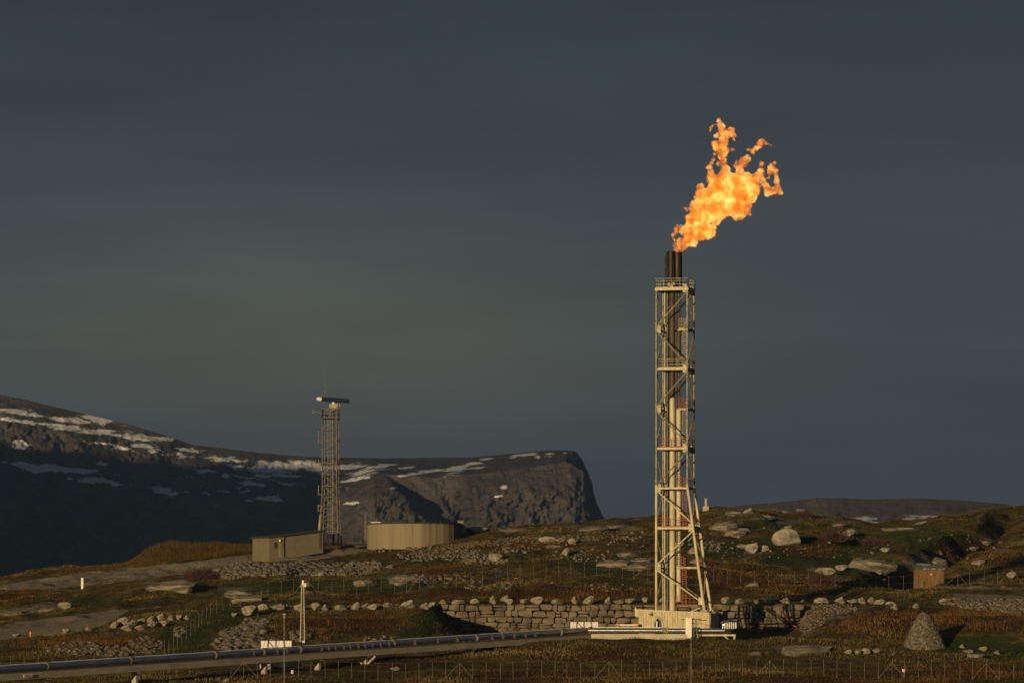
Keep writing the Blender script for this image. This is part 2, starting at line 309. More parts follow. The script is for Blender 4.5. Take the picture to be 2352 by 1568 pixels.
def ground_mat():
    m = bpy.data.materials.new('heath ground'); m.use_nodes = True; t = m.node_tree; b = t.nodes['Principled BSDF']
    b.inputs['Roughness'].default_value = .95; b.inputs['Specular IOR Level'].default_value = .1
    tc = t.nodes.new('ShaderNodeTexCoord')
    def noise(s, d=6, st=None, r=.6):
        n = t.nodes.new('ShaderNodeTexNoise'); n.inputs['Scale'].default_value = s; n.inputs['Detail'].default_value = d; n.inputs['Roughness'].default_value = r
        mpn = t.nodes.new('ShaderNodeMapping'); t.links.new(tc.outputs['Object'], mpn.inputs[0])
        if st: mpn.inputs['Scale'].default_value = st
        t.links.new(mpn.outputs[0], n.inputs[0]); return n.outputs[0]
    def rampn(f, stops):
        r = t.nodes.new('ShaderNodeValToRGB'); r.color_ramp.elements[0].position = stops[0][0]; r.color_ramp.elements[0].color = (*stops[0][1], 1)
        r.color_ramp.elements[1].position = stops[-1][0]; r.color_ramp.elements[1].color = (*stops[-1][1], 1)
        for p_, c_ in stops[1:-1]:
            e = r.color_ramp.elements.new(p_); e.color = (*c_, 1)
        t.links.new(f, r.inputs[0]); return r.outputs[0]
    def math_(op, a, b_):
        n = t.nodes.new('ShaderNodeMath'); n.operation = op
        for i, q in enumerate((a, b_)):
            if isinstance(q, (int, float)): n.inputs[i].default_value = q
            else: t.links.new(q, n.inputs[i])
        return n.outputs[0]
    def attr(nm, nz_, k=.9, w_=.12):
        a = t.nodes.new('ShaderNodeAttribute'); a.attribute_name = nm
        s = math_('ADD', a.outputs['Fac'], math_('MULTIPLY', math_('SUBTRACT', nz_, .5), k))
        r = t.nodes.new('ShaderNodeMapRange'); r.inputs[1].default_value = .5-w_; r.inputs[2].default_value = .5+w_; t.links.new(s, r.inputs[0]); return r.outputs[0]
    def mix(f, a, b_):
        n = t.nodes.new('ShaderNodeMix'); n.data_type = 'RGBA'; t.links.new(f, n.inputs[0]); t.links.new(a, n.inputs[6]); t.links.new(b_, n.inputs[7]); return n.outputs[2]
    big = noise(.12, 8); fine = noise(1.6, 8, r=.7); mid = noise(.5, 8, r=.7)
    base = rampn(mid, [(.34, (.016,.013,.005)), (.45, (.052,.040,.012)), (.55, (.105,.078,.021)), (.68, (.18,.135,.045))])
    green = rampn(fine, [(.3, (.014,.020,.005)), (.55, (.040,.050,.010)), (.75, (.08,.08,.02))])
    rust = rampn(fine, [(.3, (.022,.011,.005)), (.55, (.062,.032,.011)), (.75, (.11,.06,.02))])
    rock = rampn(noise(.9, 10, (1, 1, 2.5), .72), [(.3, (.045,.038,.028)), (.45, (.12,.105,.08)), (.62, (.20,.178,.14))])
    grav = rampn(noise(3.2, 6, r=.9), [(.36, (.05,.042,.028)), (.5, (.21,.178,.12)), (.66, (.44,.38,.28))])
    c = mix(attr('green', big, 1.0, .25), base, green)
    c = mix(attr('rust', mid, 1.0, .25), c, rust)
    c = mix(attr('rock', fine, .8, .08), c, rock)
    c = mix(attr('gravel', fine, .6, .12), c, grav)
    t.links.new(c, b.inputs['Base Color'])
    bp = t.nodes.new('ShaderNodeBump'); bp.inputs['Strength'].default_value = .9; bp.inputs['Distance'].default_value = .22
    t.links.new(noise(1.1, 10, r=.75), bp.inputs['Height']); t.links.new(bp.outputs[0], b.inputs['Normal'])
    return m
gme = fast_mesh('terrain', V, Q, True, {'rock': mk[0].ravel(), 'gravel': mk[1].ravel(), 'green': mk[2].ravel(), 'rust': mk[3].ravel()})
tag(link('terrain', gme, ground_mat()), 'rocky heath hillside with brown autumn grass', 'hillside', kind='structure')
# sea: one sheet to the horizon
mb = MB(); S = 40000
mb.poly([(-6000,-900,0),(6000,-900,0),(6000,11000,0),(-6000,11000,0)])
tag(mb.build('water', mat('dark fjord water', (.012,.02,.028), (.02,.03,.04), .02, .15, bump=.2, bscale=.3)), 'dark fjord water', 'water', kind='structure')

# ------------------------------------------------------------------ mountains
def sheet(name, label, lines, pxs, nrow, material, dnoise, snow=None, power=1.0, post=None):
    """lines: (D polyline, row polyline) from near to far, with real depth"""
    Dl = []; Rl = []
    for dp, rp in lines:
        Dl.append(np.interp(pxs, *zip(*dp))); Rl.append(np.interp(pxs, *zip(*rp)))
    Dl = np.array(Dl); Rl = np.array(Rl); k = len(lines)
    ts = np.linspace(0, k-1, nrow)
    Dg = np.array([np.interp(ts, range(k), Dl[:, j]) for j in range(len(pxs))]).T
    Rg = np.array([np.interp(ts, range(k), Rl[:, j]) for j in range(len(pxs))]).T
    PXg = np.repeat(pxs[None, :], nrow, 0)
    R0 = Rg.copy()
    Dg, Rg = dnoise(PXg, Rg, Dg, ts[:, None]*np.ones_like(PXg))
    X = (PXg-CX)/F*Dg; Z = np.maximum(EYE+(HR-Rg)/F*Dg, -15)
    V = np.stack([X, Dg, Z], -1).reshape(-1, 3); idx = np.arange(V.shape[0]).reshape(nrow, -1)
    Q = np.stack([idx[:-1, :-1], idx[:-1, 1:], idx[1:, 1:], idx[1:, :-1]], -1).reshape(-1, 4)
    sn = snow(PXg, R0, ts[:, None]*np.ones_like(PXg)) if snow else np.zeros_like(PXg)
    me = fast_mesh(name, V, Q, True, {'snow': sn.ravel()})
    o = link(name, me, material); tag(o, label, 'mountain', kind='structure')
    return o
def mountain_mat(name, ca, cb, sc):
    m = bpy.data.materials.new(name); m.use_nodes = True; t = m.node_tree; b = t.nodes['Principled BSDF']
    b.inputs['Roughness'].default_value = .95; b.inputs['Specular IOR Level'].default_value = .05
    tc = t.nodes.new('ShaderNodeTexCoord')
    n = t.nodes.new('ShaderNodeTexNoise'); n.inputs['Scale'].default_value = sc; n.inputs['Detail'].default_value = 12; n.inputs['Roughness'].default_value = .7
    t.links.new(tc.outputs['Object'], n.inputs[0])
    r = t.nodes.new('ShaderNodeValToRGB'); r.color_ramp.elements[0].position = .36; r.color_ramp.elements[1].position = .66
    r.color_ramp.elements[0].color = (*ca, 1); r.color_ramp.elements[1].color = (*cb, 1); t.links.new(n.outputs[0], r.inputs[0])
    a = t.nodes.new('ShaderNodeAttribute'); a.attribute_name = 'snow'
    mp = t.nodes.new('ShaderNodeMapping'); mp.inputs['Scale'].default_value = (1, 1, 3.2); t.links.new(tc.outputs['Object'], mp.inputs[0])
    n2 = t.nodes.new('ShaderNodeTexNoise'); n2.inputs['Scale'].default_value = .032; n2.inputs['Detail'].default_value = 12; n2.inputs['Roughness'].default_value = .7
    t.links.new(mp.outputs[0], n2.inputs[0])
    ad = t.nodes.new('ShaderNodeMath'); ad.operation = 'MULTIPLY_ADD'; t.links.new(n2.outputs[0], ad.inputs[0]); ad.inputs[1].default_value = 3.0; t.links.new(a.outputs['Fac'], ad.inputs[2])
    mr = t.nodes.new('ShaderNodeMapRange'); mr.inputs[1].default_value = 1.98; mr.inputs[2].default_value = 2.07; t.links.new(ad.outputs[0], mr.inputs[0])
    mx = t.nodes.new('ShaderNodeMix'); mx.data_type = 'RGBA'; t.links.new(mr.outputs[0], mx.inputs[0]); t.links.new(r.outputs[0], mx.inputs[6])
    mx.inputs[7].default_value = (.74,.77,.82,1)
    t.links.new(mx.outputs[2], b.inputs['Base Color'])
    bp = t.nodes.new('ShaderNodeBump'); bp.inputs['Strength'].default_value = .8; bp.inputs['Distance'].default_value = 13
    n3 = t.nodes.new('ShaderNodeTexNoise'); n3.inputs['Scale'].default_value = .045; n3.inputs['Detail'].default_value = 10; n3.inputs['Roughness'].default_value = .65
    t.links.new(tc.outputs['Object'], n3.inputs[0]); t.links.new(n3.outputs[0], bp.inputs['Height']); t.links.new(bp.outputs[0], b.inputs['Normal'])
    return m
SKYL = [(-900,760),(-500,800),(-200,860),(0,905),(60,917),(120,932),(240,960),(300,975),(350,990),(400,1005),(440,1020),(560,1035),(640,1043),(700,1048),(780,1050),(880,1052),(1000,1050),(1080,1050),(1180,1041),(1230,1036),(1280,1033),(1318,1035),(1328,1040),(1340,1062),(1353,1090),(1361,1112),(1363,1130),(1372,1160),(1385,1185),(1398,1205),(1440,1370)]
def dn_main(px, row, D, t):
    cl = np.clip((px-760)/120, 0, 1)*np.clip((2.05-t)/.4, 0, 1)          # cliff face in the right half
    gul = np.abs(fbm(px/38, row/150, 11, 5, .55))
    D = D+cl*(15*gul-6)+cl*22*fbm((px-row*.5)/44, (row+px*.3)/40, 13, 6, .62)+cl*7*fbm((px+row*.6)/11, row/9, 15, 5, .6)
    # a buttress that stands forward of the face, its right flank drops back in a gully
    edge = 905+(row-1110)*.95+10*fbm(row/14, px*0, 21, 3)
    but = np.clip((edge-px)/9, 0, 1)*np.clip((px-700)/80, 0, 1)*np.clip((row-1085)/30, 0, 1)
    D = D-but*75*np.clip((2.05-t)/.3, 0, 1)
    edge2 = 1030+(row-1110)*.35+12*fbm(row/20, px*0, 25, 3)
    b2 = np.clip((px-edge2)/40, 0, 1)*np.clip((1400-px)/90, 0, 1)*np.clip((row-1070)/50, 0, 1)
    D = D-b2*30*np.clip((2.05-t)/.3, 0, 1)
    sl = (1-np.clip((px-760)/120, 0, 1))*np.clip((3.0-t)/.6, 0, 1)
    D = D+sl*(40*fbm(px/60, row/60, 31, 5, .6))
    sk = np.clip((3.2-t)/1, 0, 1)
    row = row+2.2*fbm(px/16, t*4, 35, 4, .6)*sk+np.clip((px-1300)/40, 0, 1)*5*fbm(px/9, row/11, 37, 4)
    return D, row
SNOW = [(45,948,55,7),(10,962,40,5),(165,966,75,6),(120,975,90,5),(225,962,30,5),(215,992,85,7),(300,1003,90,8),(150,985,60,5),(45,1020,16,12),(400,1043,60,7),(500,1052,70,7),(330,1022,30,6),(430,1035,30,5),(235,1018,40,4),(280,1030,25,4),
 (50,1066,40,8),(110,1078,55,9),(180,1080,50,7),(240,1064,18,4),(215,1103,35,6),(255,1108,40,5),(375,1124,35,9),(395,1133,20,6),(160,1098,10,4),(640,1073,60,11),(700,1072,60,10),(600,1082,30,11),(660,1092,50,5),(560,1096,40,3),(590,1112,30,4),(520,1093,12,5),(510,1128,22,3),(570,1150,20,3),(620,1145,28,6),(545,1070,22,3),(470,1080,30,3),
 (790,1072,40,5),(830,1085,55,6),(870,1072,34,4),(820,1100,40,3),(1045,1078,30,8),(1060,1072,26,5),(975,1084,45,4),(940,1090,40,2.5),(1085,1064,15,3),(1115,1055,14,2.5),(1100,1074,20,2),(1205,1045,24,4),(1180,1050,14,3),(1262,1043,14,3.5),(1235,1048,6,3),(1158,1118,6,3),(1145,1140,8,2),(930,1075,18,2.5),(900,1120,14,3),(810,1155,22,2.5),(1298,1040,6,2.5)]
def snow_main(px, row, t):
    s = np.full_like(px, -1.0)
    for (cx, cy, rx, ry) in SNOW:
        rr = row-(px-cx)*(.10 if cx < 760 else -.12)
        s = np.maximum(s, .95-.55*np.sqrt(((px-cx)/(rx*1.1))**2+((rr-cy)/(ry*1.2))**2))
    spray = .36+.35*fbm(px/40, row/14, 45, 3)-.006*np.abs(row-1105)-.0009*np.abs(px-540)
    s = np.maximum(s, np.where(px < 800, spray, -1))
    return np.where(t > 3.05, -1, s)
big_px = np.concatenate([np.arange(-900, -60, 14), np.arange(-60, 1440, 2.2)])
M_mount = mountain_mat('dark mountain rock', (.055,.052,.055), (.125,.110,.108), .03)
MAINL = [
 ([(0,3560),(700,3560),(860,3600),(1440,3600)], [(-900,1500),(1360,1500),(1440,1500)]),
 ([(0,3640),(700,3660),(860,3640),(1440,3640)], [(-900,1200),(0,1230),(700,1260),(860,1300),(1398,1300),(1440,1480)]),
 ([(0,3800),(700,3830),(860,3700),(1300,3700),(1440,3700)], [(-900,1000),(0,1070),(700,1110),(800,1100),(860,1086),(1000,1096),(1150,1082),(1300,1060),(1340,1080),(1362,1140),(1398,1240),(1440,1440)]),
 ([(0,3960),(700,3960),(1440,3960)], SKYL),
 ([(0,4700),(1440,4500)], [(-900,1200),(1440,1500)]),
]
sheet('mountain_massif', 'snow streaked plateau mountain ending in a steep cliff', MAINL, big_px, 330, M_mount, dn_main, snow_main)
def maindist(px, row):
    rs = [np.interp(px, *zip(*l[1])) for l in MAINL[:4]]; ds = [np.interp(px, *zip(*l[0])) for l in MAINL[:4]]
    return float(np.interp(-row, [-r for r in rs], ds))
# far ridges
def dn_far(px, row, D, t):
    return D+120*fbm(px/60, row/30, 81, 4)*np.clip(2.0-t, 0, 1), row+1.6*fbm(px/14, t*3, 83, 4)*np.clip(2.6-t, 0, 1)
def snow_far(px, row, t):
    s = np.full_like(px, -1.0)
    for (cx, cy, rx, ry) in [(1985,1197,14,6),(1978,1204,22,4),(2095,1192,9,4),(2135,1190,16,3),(1795,1180,14,3),(1755,1187,6,5),(1838,1172,6,2)]:
        s = np.maximum(s, 1.5-.5*np.sqrt(((px-cx)/rx)**2+((row-cy)/ry)**2))
    return s
M_farm = mountain_mat('brown heath hill', (.12,.105,.098), (.19,.165,.15), .02)
sheet('far_hill', 'low brown heath hill beyond the crest', [
 ([(1500,2300),(2700,2300)], [(1500,1420),(2700,1420)]),
 ([(1500,2450),(2700,2450)], [(1500,1240),(2700,1225)]),
 ([(1500,2900),(2700,2900)], [(1500,1250),(1600,1178),(1640,1168),(1700,1160),(1780,1153),(1850,1145),(1900,1142),(2000,1146),(2100,1143),(2200,1147),(2300,1156),(2400,1170),(2700,1230)]),
 ([(1500,3600),(2700,3600)], [(1500,1420),(2700,1420)])], np.arange(1500, 2700, 3.0), 120, M_farm, dn_far, snow_far)
sheet('distant_ridge', 'dark low ridge beyond the cliff foot', [
 ([(1200,8000),(2100,8000)], [(1200,1420),(2100,1420)]),
 ([(1200,8600),(2100,8600)], [(1200,1200),(1385,1189),(1440,1191),(1500,1186),(1560,1187),(1620,1192),(2100,1240)]),
 ([(1200,10000),(2100,10000)], [(1200,1420),(2100,1420)])], np.arange(1200, 2100, 4.0), 40, M_farm, dn_far)
# unseen ridge added left of view, shaped backwards from its shadow line on the mountain
LS = 1200.0; u = Vector((math.sin(SUN_AZ), math.cos(SUN_AZ), 0)); tz = math.tan(SUN_EL)
shp = [(-900,960),(-500,990),(-100,1030),(0,1036),(100,1040),(200,1044),(300,1056),(400,1063),(500,1066),(560,1056),(640,1048),(720,1049),(800,1054),(835,1072),(815,1110),(790,1160),(775,1230),(770,1320)]
ridge = []
for px, row in shp:
    p = P(px, row, maindist(px, row)); q = p-u*LS; q.z = p.z+LS*tz
    ridge.append(q)
side = Vector((math.cos(SUN_AZ), -math.sin(SUN_AZ), 0))
ridge.sort(key=lambda q: q.dot(side))
ss = np.array([q.dot(side) for q in ridge]); zs = np.array([q.z for q in ridge])
along = float(np.mean([q.dot(u) for q in ridge]))
zs = zs-(np.array([q.dot(u) for q in ridge])-along)*0
xs_ = np.linspace(ss[0]-600, ss[-1]+25, 220); hs = np.interp(xs_, ss, zs); hs = np.where(xs_ > ss[-1], hs-((xs_-ss[-1])*8), hs)
hs = hs+5*fbm(xs_/30, xs_*0, 91, 4)
V = []
for a, h in zip(xs_, hs):
    for off, fh in ((-420, -8), (-200, h*.45), (-60, h*.82), (0, h), (70, h*.8), (220, h*.4), (420, -8)):
        q = side*a+u*(along+off); V.append((q.x, q.y, fh+(0 if off == 0 or abs(off) == 420 else 6*math.sin(a*.05+off))))
idx = np.arange(len(V)).reshape(-1, 7)
Q = np.stack([idx[:-1, :-1], idx[:-1, 1:], idx[1:, 1:], idx[1:, :-1]], -1).reshape(-1, 4)
tag(link('shade_ridge', fast_mesh('shade_ridge', V, Q, False, {'snow': np.full(len(V), -1.0)}), M_mount), 'headland left of the view', 'mountain', kind='structure')

# ------------------------------------------------------------------ haze
zm = 16+max(max(v[2] for v in V), max((o.matrix_world @ v.co).z for o in bpy.data.objects if o.type == 'MESH' and o.name.startswith('mountain') for v in list(o.data.vertices)[::7]))
m = MB(); m.box((0, 5100, (zm-17)/2), (12400, 12400, zm+17)); hz_ = m.build('haze', None, None, (0,0,0)); tag(hz_, 'thin cool air haze over the whole landscape', 'haze', kind='stuff')
hm = bpy.data.materials.new('thin haze'); hm.use_nodes = True; t = hm.node_tree; t.nodes.clear(); o_ = t.nodes.new('ShaderNodeOutputMaterial'); pv = t.nodes.new('ShaderNodeVolumePrincipled')
pv.inputs['Color'].default_value = (.42,.70,1,1); pv.inputs['Density'].default_value = 9e-5; pv.inputs['Anisotropy'].default_value = .6
t.links.new(pv.outputs[0], o_.inputs['Volume']); hz_.data.materials.append(hm)

# ------------------------------------------------------------------ flare tower
TH = math.radians(14.7); EX = Vector((math.cos(TH), -math.sin(TH), 0)); EY = Vector((math.sin(TH), math.cos(TH), 0)); EZ = Vector((0,0,1))
OX = (1550.75-CX)/F*500; HW = 1.973
def zr(r, D=500): return EYE+(HR-r)*D/F
def T(a, b, r):                         # tower coordinates: a along the front face, b towards the back, r = row giving the height
    return Vector((OX, 500, 0))+EX*a+EY*b+EZ*zr(r)
def Tz(a, b, z): return Vector((OX, 500, 0))+EX*a+EY*b+EZ*z
LV = [664, 756, 847, 939, 1029, 1120, 1211, 1302, 1393]
BASEZ = zr(1400)
tower = thing('flare_tower', Vector((OX, 500, BASEZ)), 'tall square steel lattice flare tower with decks and pipes, tipped by a sooty burner', 'flare tower')
FLR = 1116.0; FLX = 2.18
def sx(r): return HW+(max(0, (r-FLR)/(1402-FLR)))*FLX          # right hand legs splay outward near the ground
def corner(k, r):                        # 0 front left, 1 front right, 2 back right, 3 back left
    a = -HW if k in (0, 3) else sx(r); b = -HW if k in (0, 1) else HW
    return T(a, b, r)
for k in range(4):
    m = MB(); r_ = .125
    m.tube([corner(k, 662), corner(k, FLR)], r_, 10)
    lg = m.build('leg', M_galv, tower, smooth=True)
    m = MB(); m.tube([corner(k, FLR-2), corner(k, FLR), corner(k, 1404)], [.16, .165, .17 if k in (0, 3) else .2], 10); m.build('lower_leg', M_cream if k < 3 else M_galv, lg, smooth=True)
    for r in (756, 939, 1118):
        f_ = MB(); p = corner(k, r-12); f_.tube([p-EZ*.06, p+EZ*.06], .23, 12); f_.build('flange', M_galv, lg)
faces = [(0, 1), (1, 2), (2, 3), (3, 0)]
for i in range(8):
    r0, r1 = LV[i], LV[i+1]
    for fi, (a, b) in enumerate(faces):
        fl = (i % 2 == 0)
        if fi in (1, 2): fl = not fl
        if fl: p, q = corner(b, r0+8), corner(a, r1-4)
        else: p, q = corner(a, r0+6), corner(b, r1-8)
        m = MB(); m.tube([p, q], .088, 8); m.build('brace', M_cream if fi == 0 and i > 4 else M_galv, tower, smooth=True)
for i, r in enumerate(LV[:-1]):
    for fi, (a, b) in enumerate(faces):
        if i % 2 == 1 and fi == 0 and i != 5: continue
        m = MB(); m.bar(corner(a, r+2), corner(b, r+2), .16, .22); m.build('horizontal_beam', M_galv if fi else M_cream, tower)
for i, r in enumerate(LV[:-1]):
    k = 0 if i % 2 == 1 else 1
    for kk in (k, 3 if k == 0 else 2):
        c = corner(kk, r+1); s_ = 1 if k == 0 else -1
        m = MB(); m.box(c+EX*s_*.32, (.5, .05, 1.0), (EX, EY, EZ)); m.build('gusset_plate', M_galv, tower)
def railing(m, pts_, h=1.15, post=1.0, w_=.05, mid=(.4, .75)):
    for p, q in zip(pts_[:-1], pts_[1:]):
        L_ = (q-p).length; n = max(1, round(L_/post))
        for k in range(n+1):
            c = p.lerp(q, k/n); m.bar(c, c+EZ*h, w_)
        for hh in [h]+[h*q_ for q_ in mid]:
            m.bar(p+EZ*hh, q+EZ*hh, w_*.9)
        m.bar(p+EZ*.08, q+EZ*.08, .02, .16)
for i in (0, 2, 4, 6):
    r = LV[i]; e = .12 if i == 0 else -.16; xr = sx(r)+e
    m = MB(); A = T(-HW-e, -HW-e, r); B = T(xr, -HW-e, r); C_ = T(xr, HW+e, r); D_ = T(-HW-e, HW+e, r)
    th_ = .10
    # grating deck with an opening where the pipes run through
    for k in range(11):
        if 4 <= k <= 6:
            a0 = T(-HW-e+(xr+HW+e)*0, -HW-e+(2*HW+2*e)*k/11+.18, r); m.bar(a0, a0+EX*1.1, .34, .05)
            b0 = T(xr-1.2, -HW-e+(2*HW+2*e)*k/11+.18, r); m.bar(b0, b0+EX*1.2, .34, .05)
        else:
            a0 = T(-HW-e, -HW-e+(2*HW+2*e)*k/11+.18, r); m.bar(a0, a0+EX*(xr+HW+e), .36, .05)
    for p, q in ((A, B), (B, C_), (C_, D_), (D_, A)): m.bar(p-EZ*.14, q-EZ*.14, .10, .28)
    for k in range(4):
        c = A.lerp(B, (k+.4)/4)-EZ*.13-EY*.07; m.box(c, (.07, .06, .2), (EX, EY, EZ))
    dk = m.build('deck', M_cream if i == 0 else M_galv, tower)
    m = MB(); off = 0 if i == 0 else .0
    railing(m, [A, B, C_, D_, A], 1.2 if i == 0 else 1.15, 1.05)
    m.build('railing', M_galv if i < 3 else M_rust, dk)
for i in (1, 3, 5, 7):                   # small landing platforms beside the ladder
    r = LV[i]; m = MB(); x1 = sx(r)-.2
    c = T((x1+.55)/2+.35, 0, r); m.box(c, (x1-.5, 1.9, .08), (EX, EY, EZ)); m.bar(T(.5, -.95, r+2), T(x1, -.95, r+2), .08, .2); m.bar(T(.5, .95, r+2), T(x1, .95, r+2), .08, .2)
    pf = m.build('platform', M_galv, tower)
    m = MB(); q = [T(.7, -.95, r), T(1.3, -.95, r)]; railing(m, q, 1.25, .3, .055); railing(m, [T(1.3, -.95, r), T(1.3, .95, r), T(.7, .95, r)], 1.25, .5, .05)
    m.build('railing', M_galv if i < 3 else M_rust, pf)
    m = MB(); railing(m, [T(sx(r)-.35, -HW+.3, r), T(sx(r)-.35, HW-.3, r)], 1.3, .6, .05); m.build('railing', M_galv if i < 3 else M_rust, pf)
# risers
def ringed(name, a, b, r0, r1, rad, mt, rings=(), par=tower, n=20):
    m = MB(); m.tube([T(a, b, r0), T(a, b, r1)], rad, n)
    for r in rings: m.tube([T(a, b, r)-EZ*.05, T(a, b, r)+EZ*.05], rad+.06, n)
    return m.build(name, mt, par, smooth=True)
ca, cb = -.30, -.25
main = ringed('riser_pipe', ca, cb, 914, 1402, .35, M_cream, (1026, 1120, 1211, 1302))
ringed('riser_upper_section', ca, cb, 660, 914, .34, M_sooty, (735, 757, 847), main)
sec = ringed('riser_pipe', .42, .2, 939, 1380, .30, M_cream, (1029, 1120, 1302))
ringed('riser_upper_section', .42, .2, 660, 939, .29, M_sooty, (756, 847), sec)
for (a, b, rad, mt, r1) in ((-1.25, -.4, .085, M_cream, 1400), (-.93, -.2, .085, M_galvd, 1400), (-.72, .3, .19, M_darkst, 1402), (-.55, .5, .06, M_galv, 1400), (-1.5, .4, .06, M_galv, 1400)):
    m = MB(); m.tube([T(a, b, 664), T(a, b, r1)], rad, 8)
    for r in range(700, 1400, 47): m.tube([T(a, b, r)-EZ*.04, T(a, b, r)+EZ*.04], rad+.035, 8)
    m.build('service_pipe', mt, tower, smooth=True)
m = MB()                                # cable tray with clamps and boxes
m.bar(T(-1.08, .5, 670), T(-1.08, .5, 1395), .28, .05, up=EY)
for r in range(680, 1390, 22):
    m.box(T(-1.05, .42, r), (.42, .06, .07), (EX, EY, EZ))
m.build('cable_tray', M_darkst, tower)
for (a, r, s_) in ((-1.05, 689, .5), (-.75, 705, .4), (-1.1, 822, .35), (-.7, 826, .5), (-.9, 1030, .4), (-1.1, 1385, .4)):
    m = MB(); m.box(T(a, -.1, r), (.18, .2, s_), (EX, EY, EZ)); m.box(T(a+.1, -.2, r+s_*4), (.1, .12, s_*.5), (EX, EY, EZ)); m.build('valve_box', M_darkst, tower)
for i in range(8):                       # one ladder with its cage in each bay
    r0, r1 = LV[i]+2, LV[i+1]-2
    if i % 2 == 0: a, b = .50, -.20
    else: a, b = 1.25, -.3
    m = MB()
    for s_ in (-.22, .22): m.bar(T(a+s_, b, r0), T(a+s_, b, r1), .07)
    n = 17
    for k in range(n): m.bar(T(a-.22, b, r0+(r1-r0)*k/n), T(a+.22, b, r0+(r1-r0)*k/n), .05)
    mt = M_darkst if i % 2 == 0 else (M_galv if i < 4 else M_rust)
    ld = m.build('ladder', mt, tower)
    m = MB()
    for k in range(6):
        zc = T(a, b, r0+(r1-r0)*(k+.2)/6.5)
        pr = [zc+EX*(.36*math.sin(t))-EY*(.36-.36*math.cos(t)+.0)*-1*-1 for t in [math.radians(q) for q in (-90,-45,0,45,90)]]
        pr = [zc+EX*(.32*math.sin(math.radians(q)))-EY*(.55*math.cos(math.radians(q))) for q in (-90, -50, 0, 50, 90)]
        for p, q in zip(pr[:-1], pr[1:]): m.bar(p, q, .025, .03)
    for q in (-70, 70):
        m.bar(T(a, b, r0+8)+EX*.32*math.sin(math.radians(q))-EY*.55*math.cos(math.radians(q)), T(a, b, r1-8)+EX*.32*math.sin(math.radians(q))-EY*.55*math.cos(math.radians(q)), .025)
    m.build('ladder_cage', mt, ld)
# base platform inside the splayed legs
m = MB(); c = T(1.9, -.4, 1392); m.box(c, (3.0, 1.8, .12), (EX, EY, EZ)); bp_ = m.build('platform', M_galvd, tower)
m = MB(); railing(m, [T(.6, -1.3, 1391), T(3.2, -1.3, 1391), T(3.2, .5, 1391)], 1.3, .5); m.build('railing', M_rust, bp_)
m = MB(); m.bar(T(3.6, -HW, 1395), T(1.9, -HW, 1408), .12); m.bar(corner(1, 1380)+EX*.05-EX*.6, corner(1, 1380), .5, .9); m.build('foot_bracket', M_cream, tower)
for k in range(4):
    m = MB(); p = corner(k, 1402); m.box(p, (.9, .9, .14), (EX, EY, EZ)); m.build('base_plate', M_galv, tower)
# burner tip: two sooty barrels side by side and the pilot line
m = MB(); m.tube([T(-.45, -.25, 664), T(-.45, -.25, 640), T(-.45, -.25, 577)], [.47, .47, .52], 28, cap=False)
m.tube([T(-.45, -.25, 577), T(-.45, -.25, 640)], [.47, .42], 28, cap=False)
for r in (658, 640): m.tube([T(-.45, -.25, r), T(-.45, -.25, r-2)], .54, 28)
bt = m.build('flare_tip', M_soot, tower, smooth=True)
m = MB(); m.tube([T(.34, .1, 664), T(.34, .1, 579)], .52, 28, cap=False); m.tube([T(.34, .1, 579), T(.34, .1, 640)], [.48, .45], 28, cap=False)
m.tube([T(.34, .1, 583), T(.34, .1, 581)], .56, 24); m.bar(T(.75, .1, 585), T(.98, .1, 583), .12, .3)
m.build('flare_tip', M_soot, tower, smooth=True)
m = MB(); m.tube([T(-1.12, -.6, 664), T(-1.12, -.6, 578)], .055, 8); m.tube([T(-1.02, -.5, 664), T(-1.02, -.5, 583)], .05, 8)
for r in (582, 600, 622, 645): m.bar(T(-1.12, -.6, r), T(-.75, -.4, r), .07)
for r in (584, 612): m.box(T(-1.1, -.6, r), (.16, .16, .35), (EX, EY, EZ))
m.tube([T(-.02, -.75, 664), T(-.02, -.75, 612), T(-.1, -.6, 600)], .045, 8)
m.build('pilot_line', M_soot, tower, smooth=True)
m = MB()
for (a, r) in ((-.5, 655), (-.15, 657), (.1, 653)): m.box(T(a, -1.2, r), (.3, .3, .4), (EX, EY, EZ))
m.build('ignition_box', M_galv, tower)

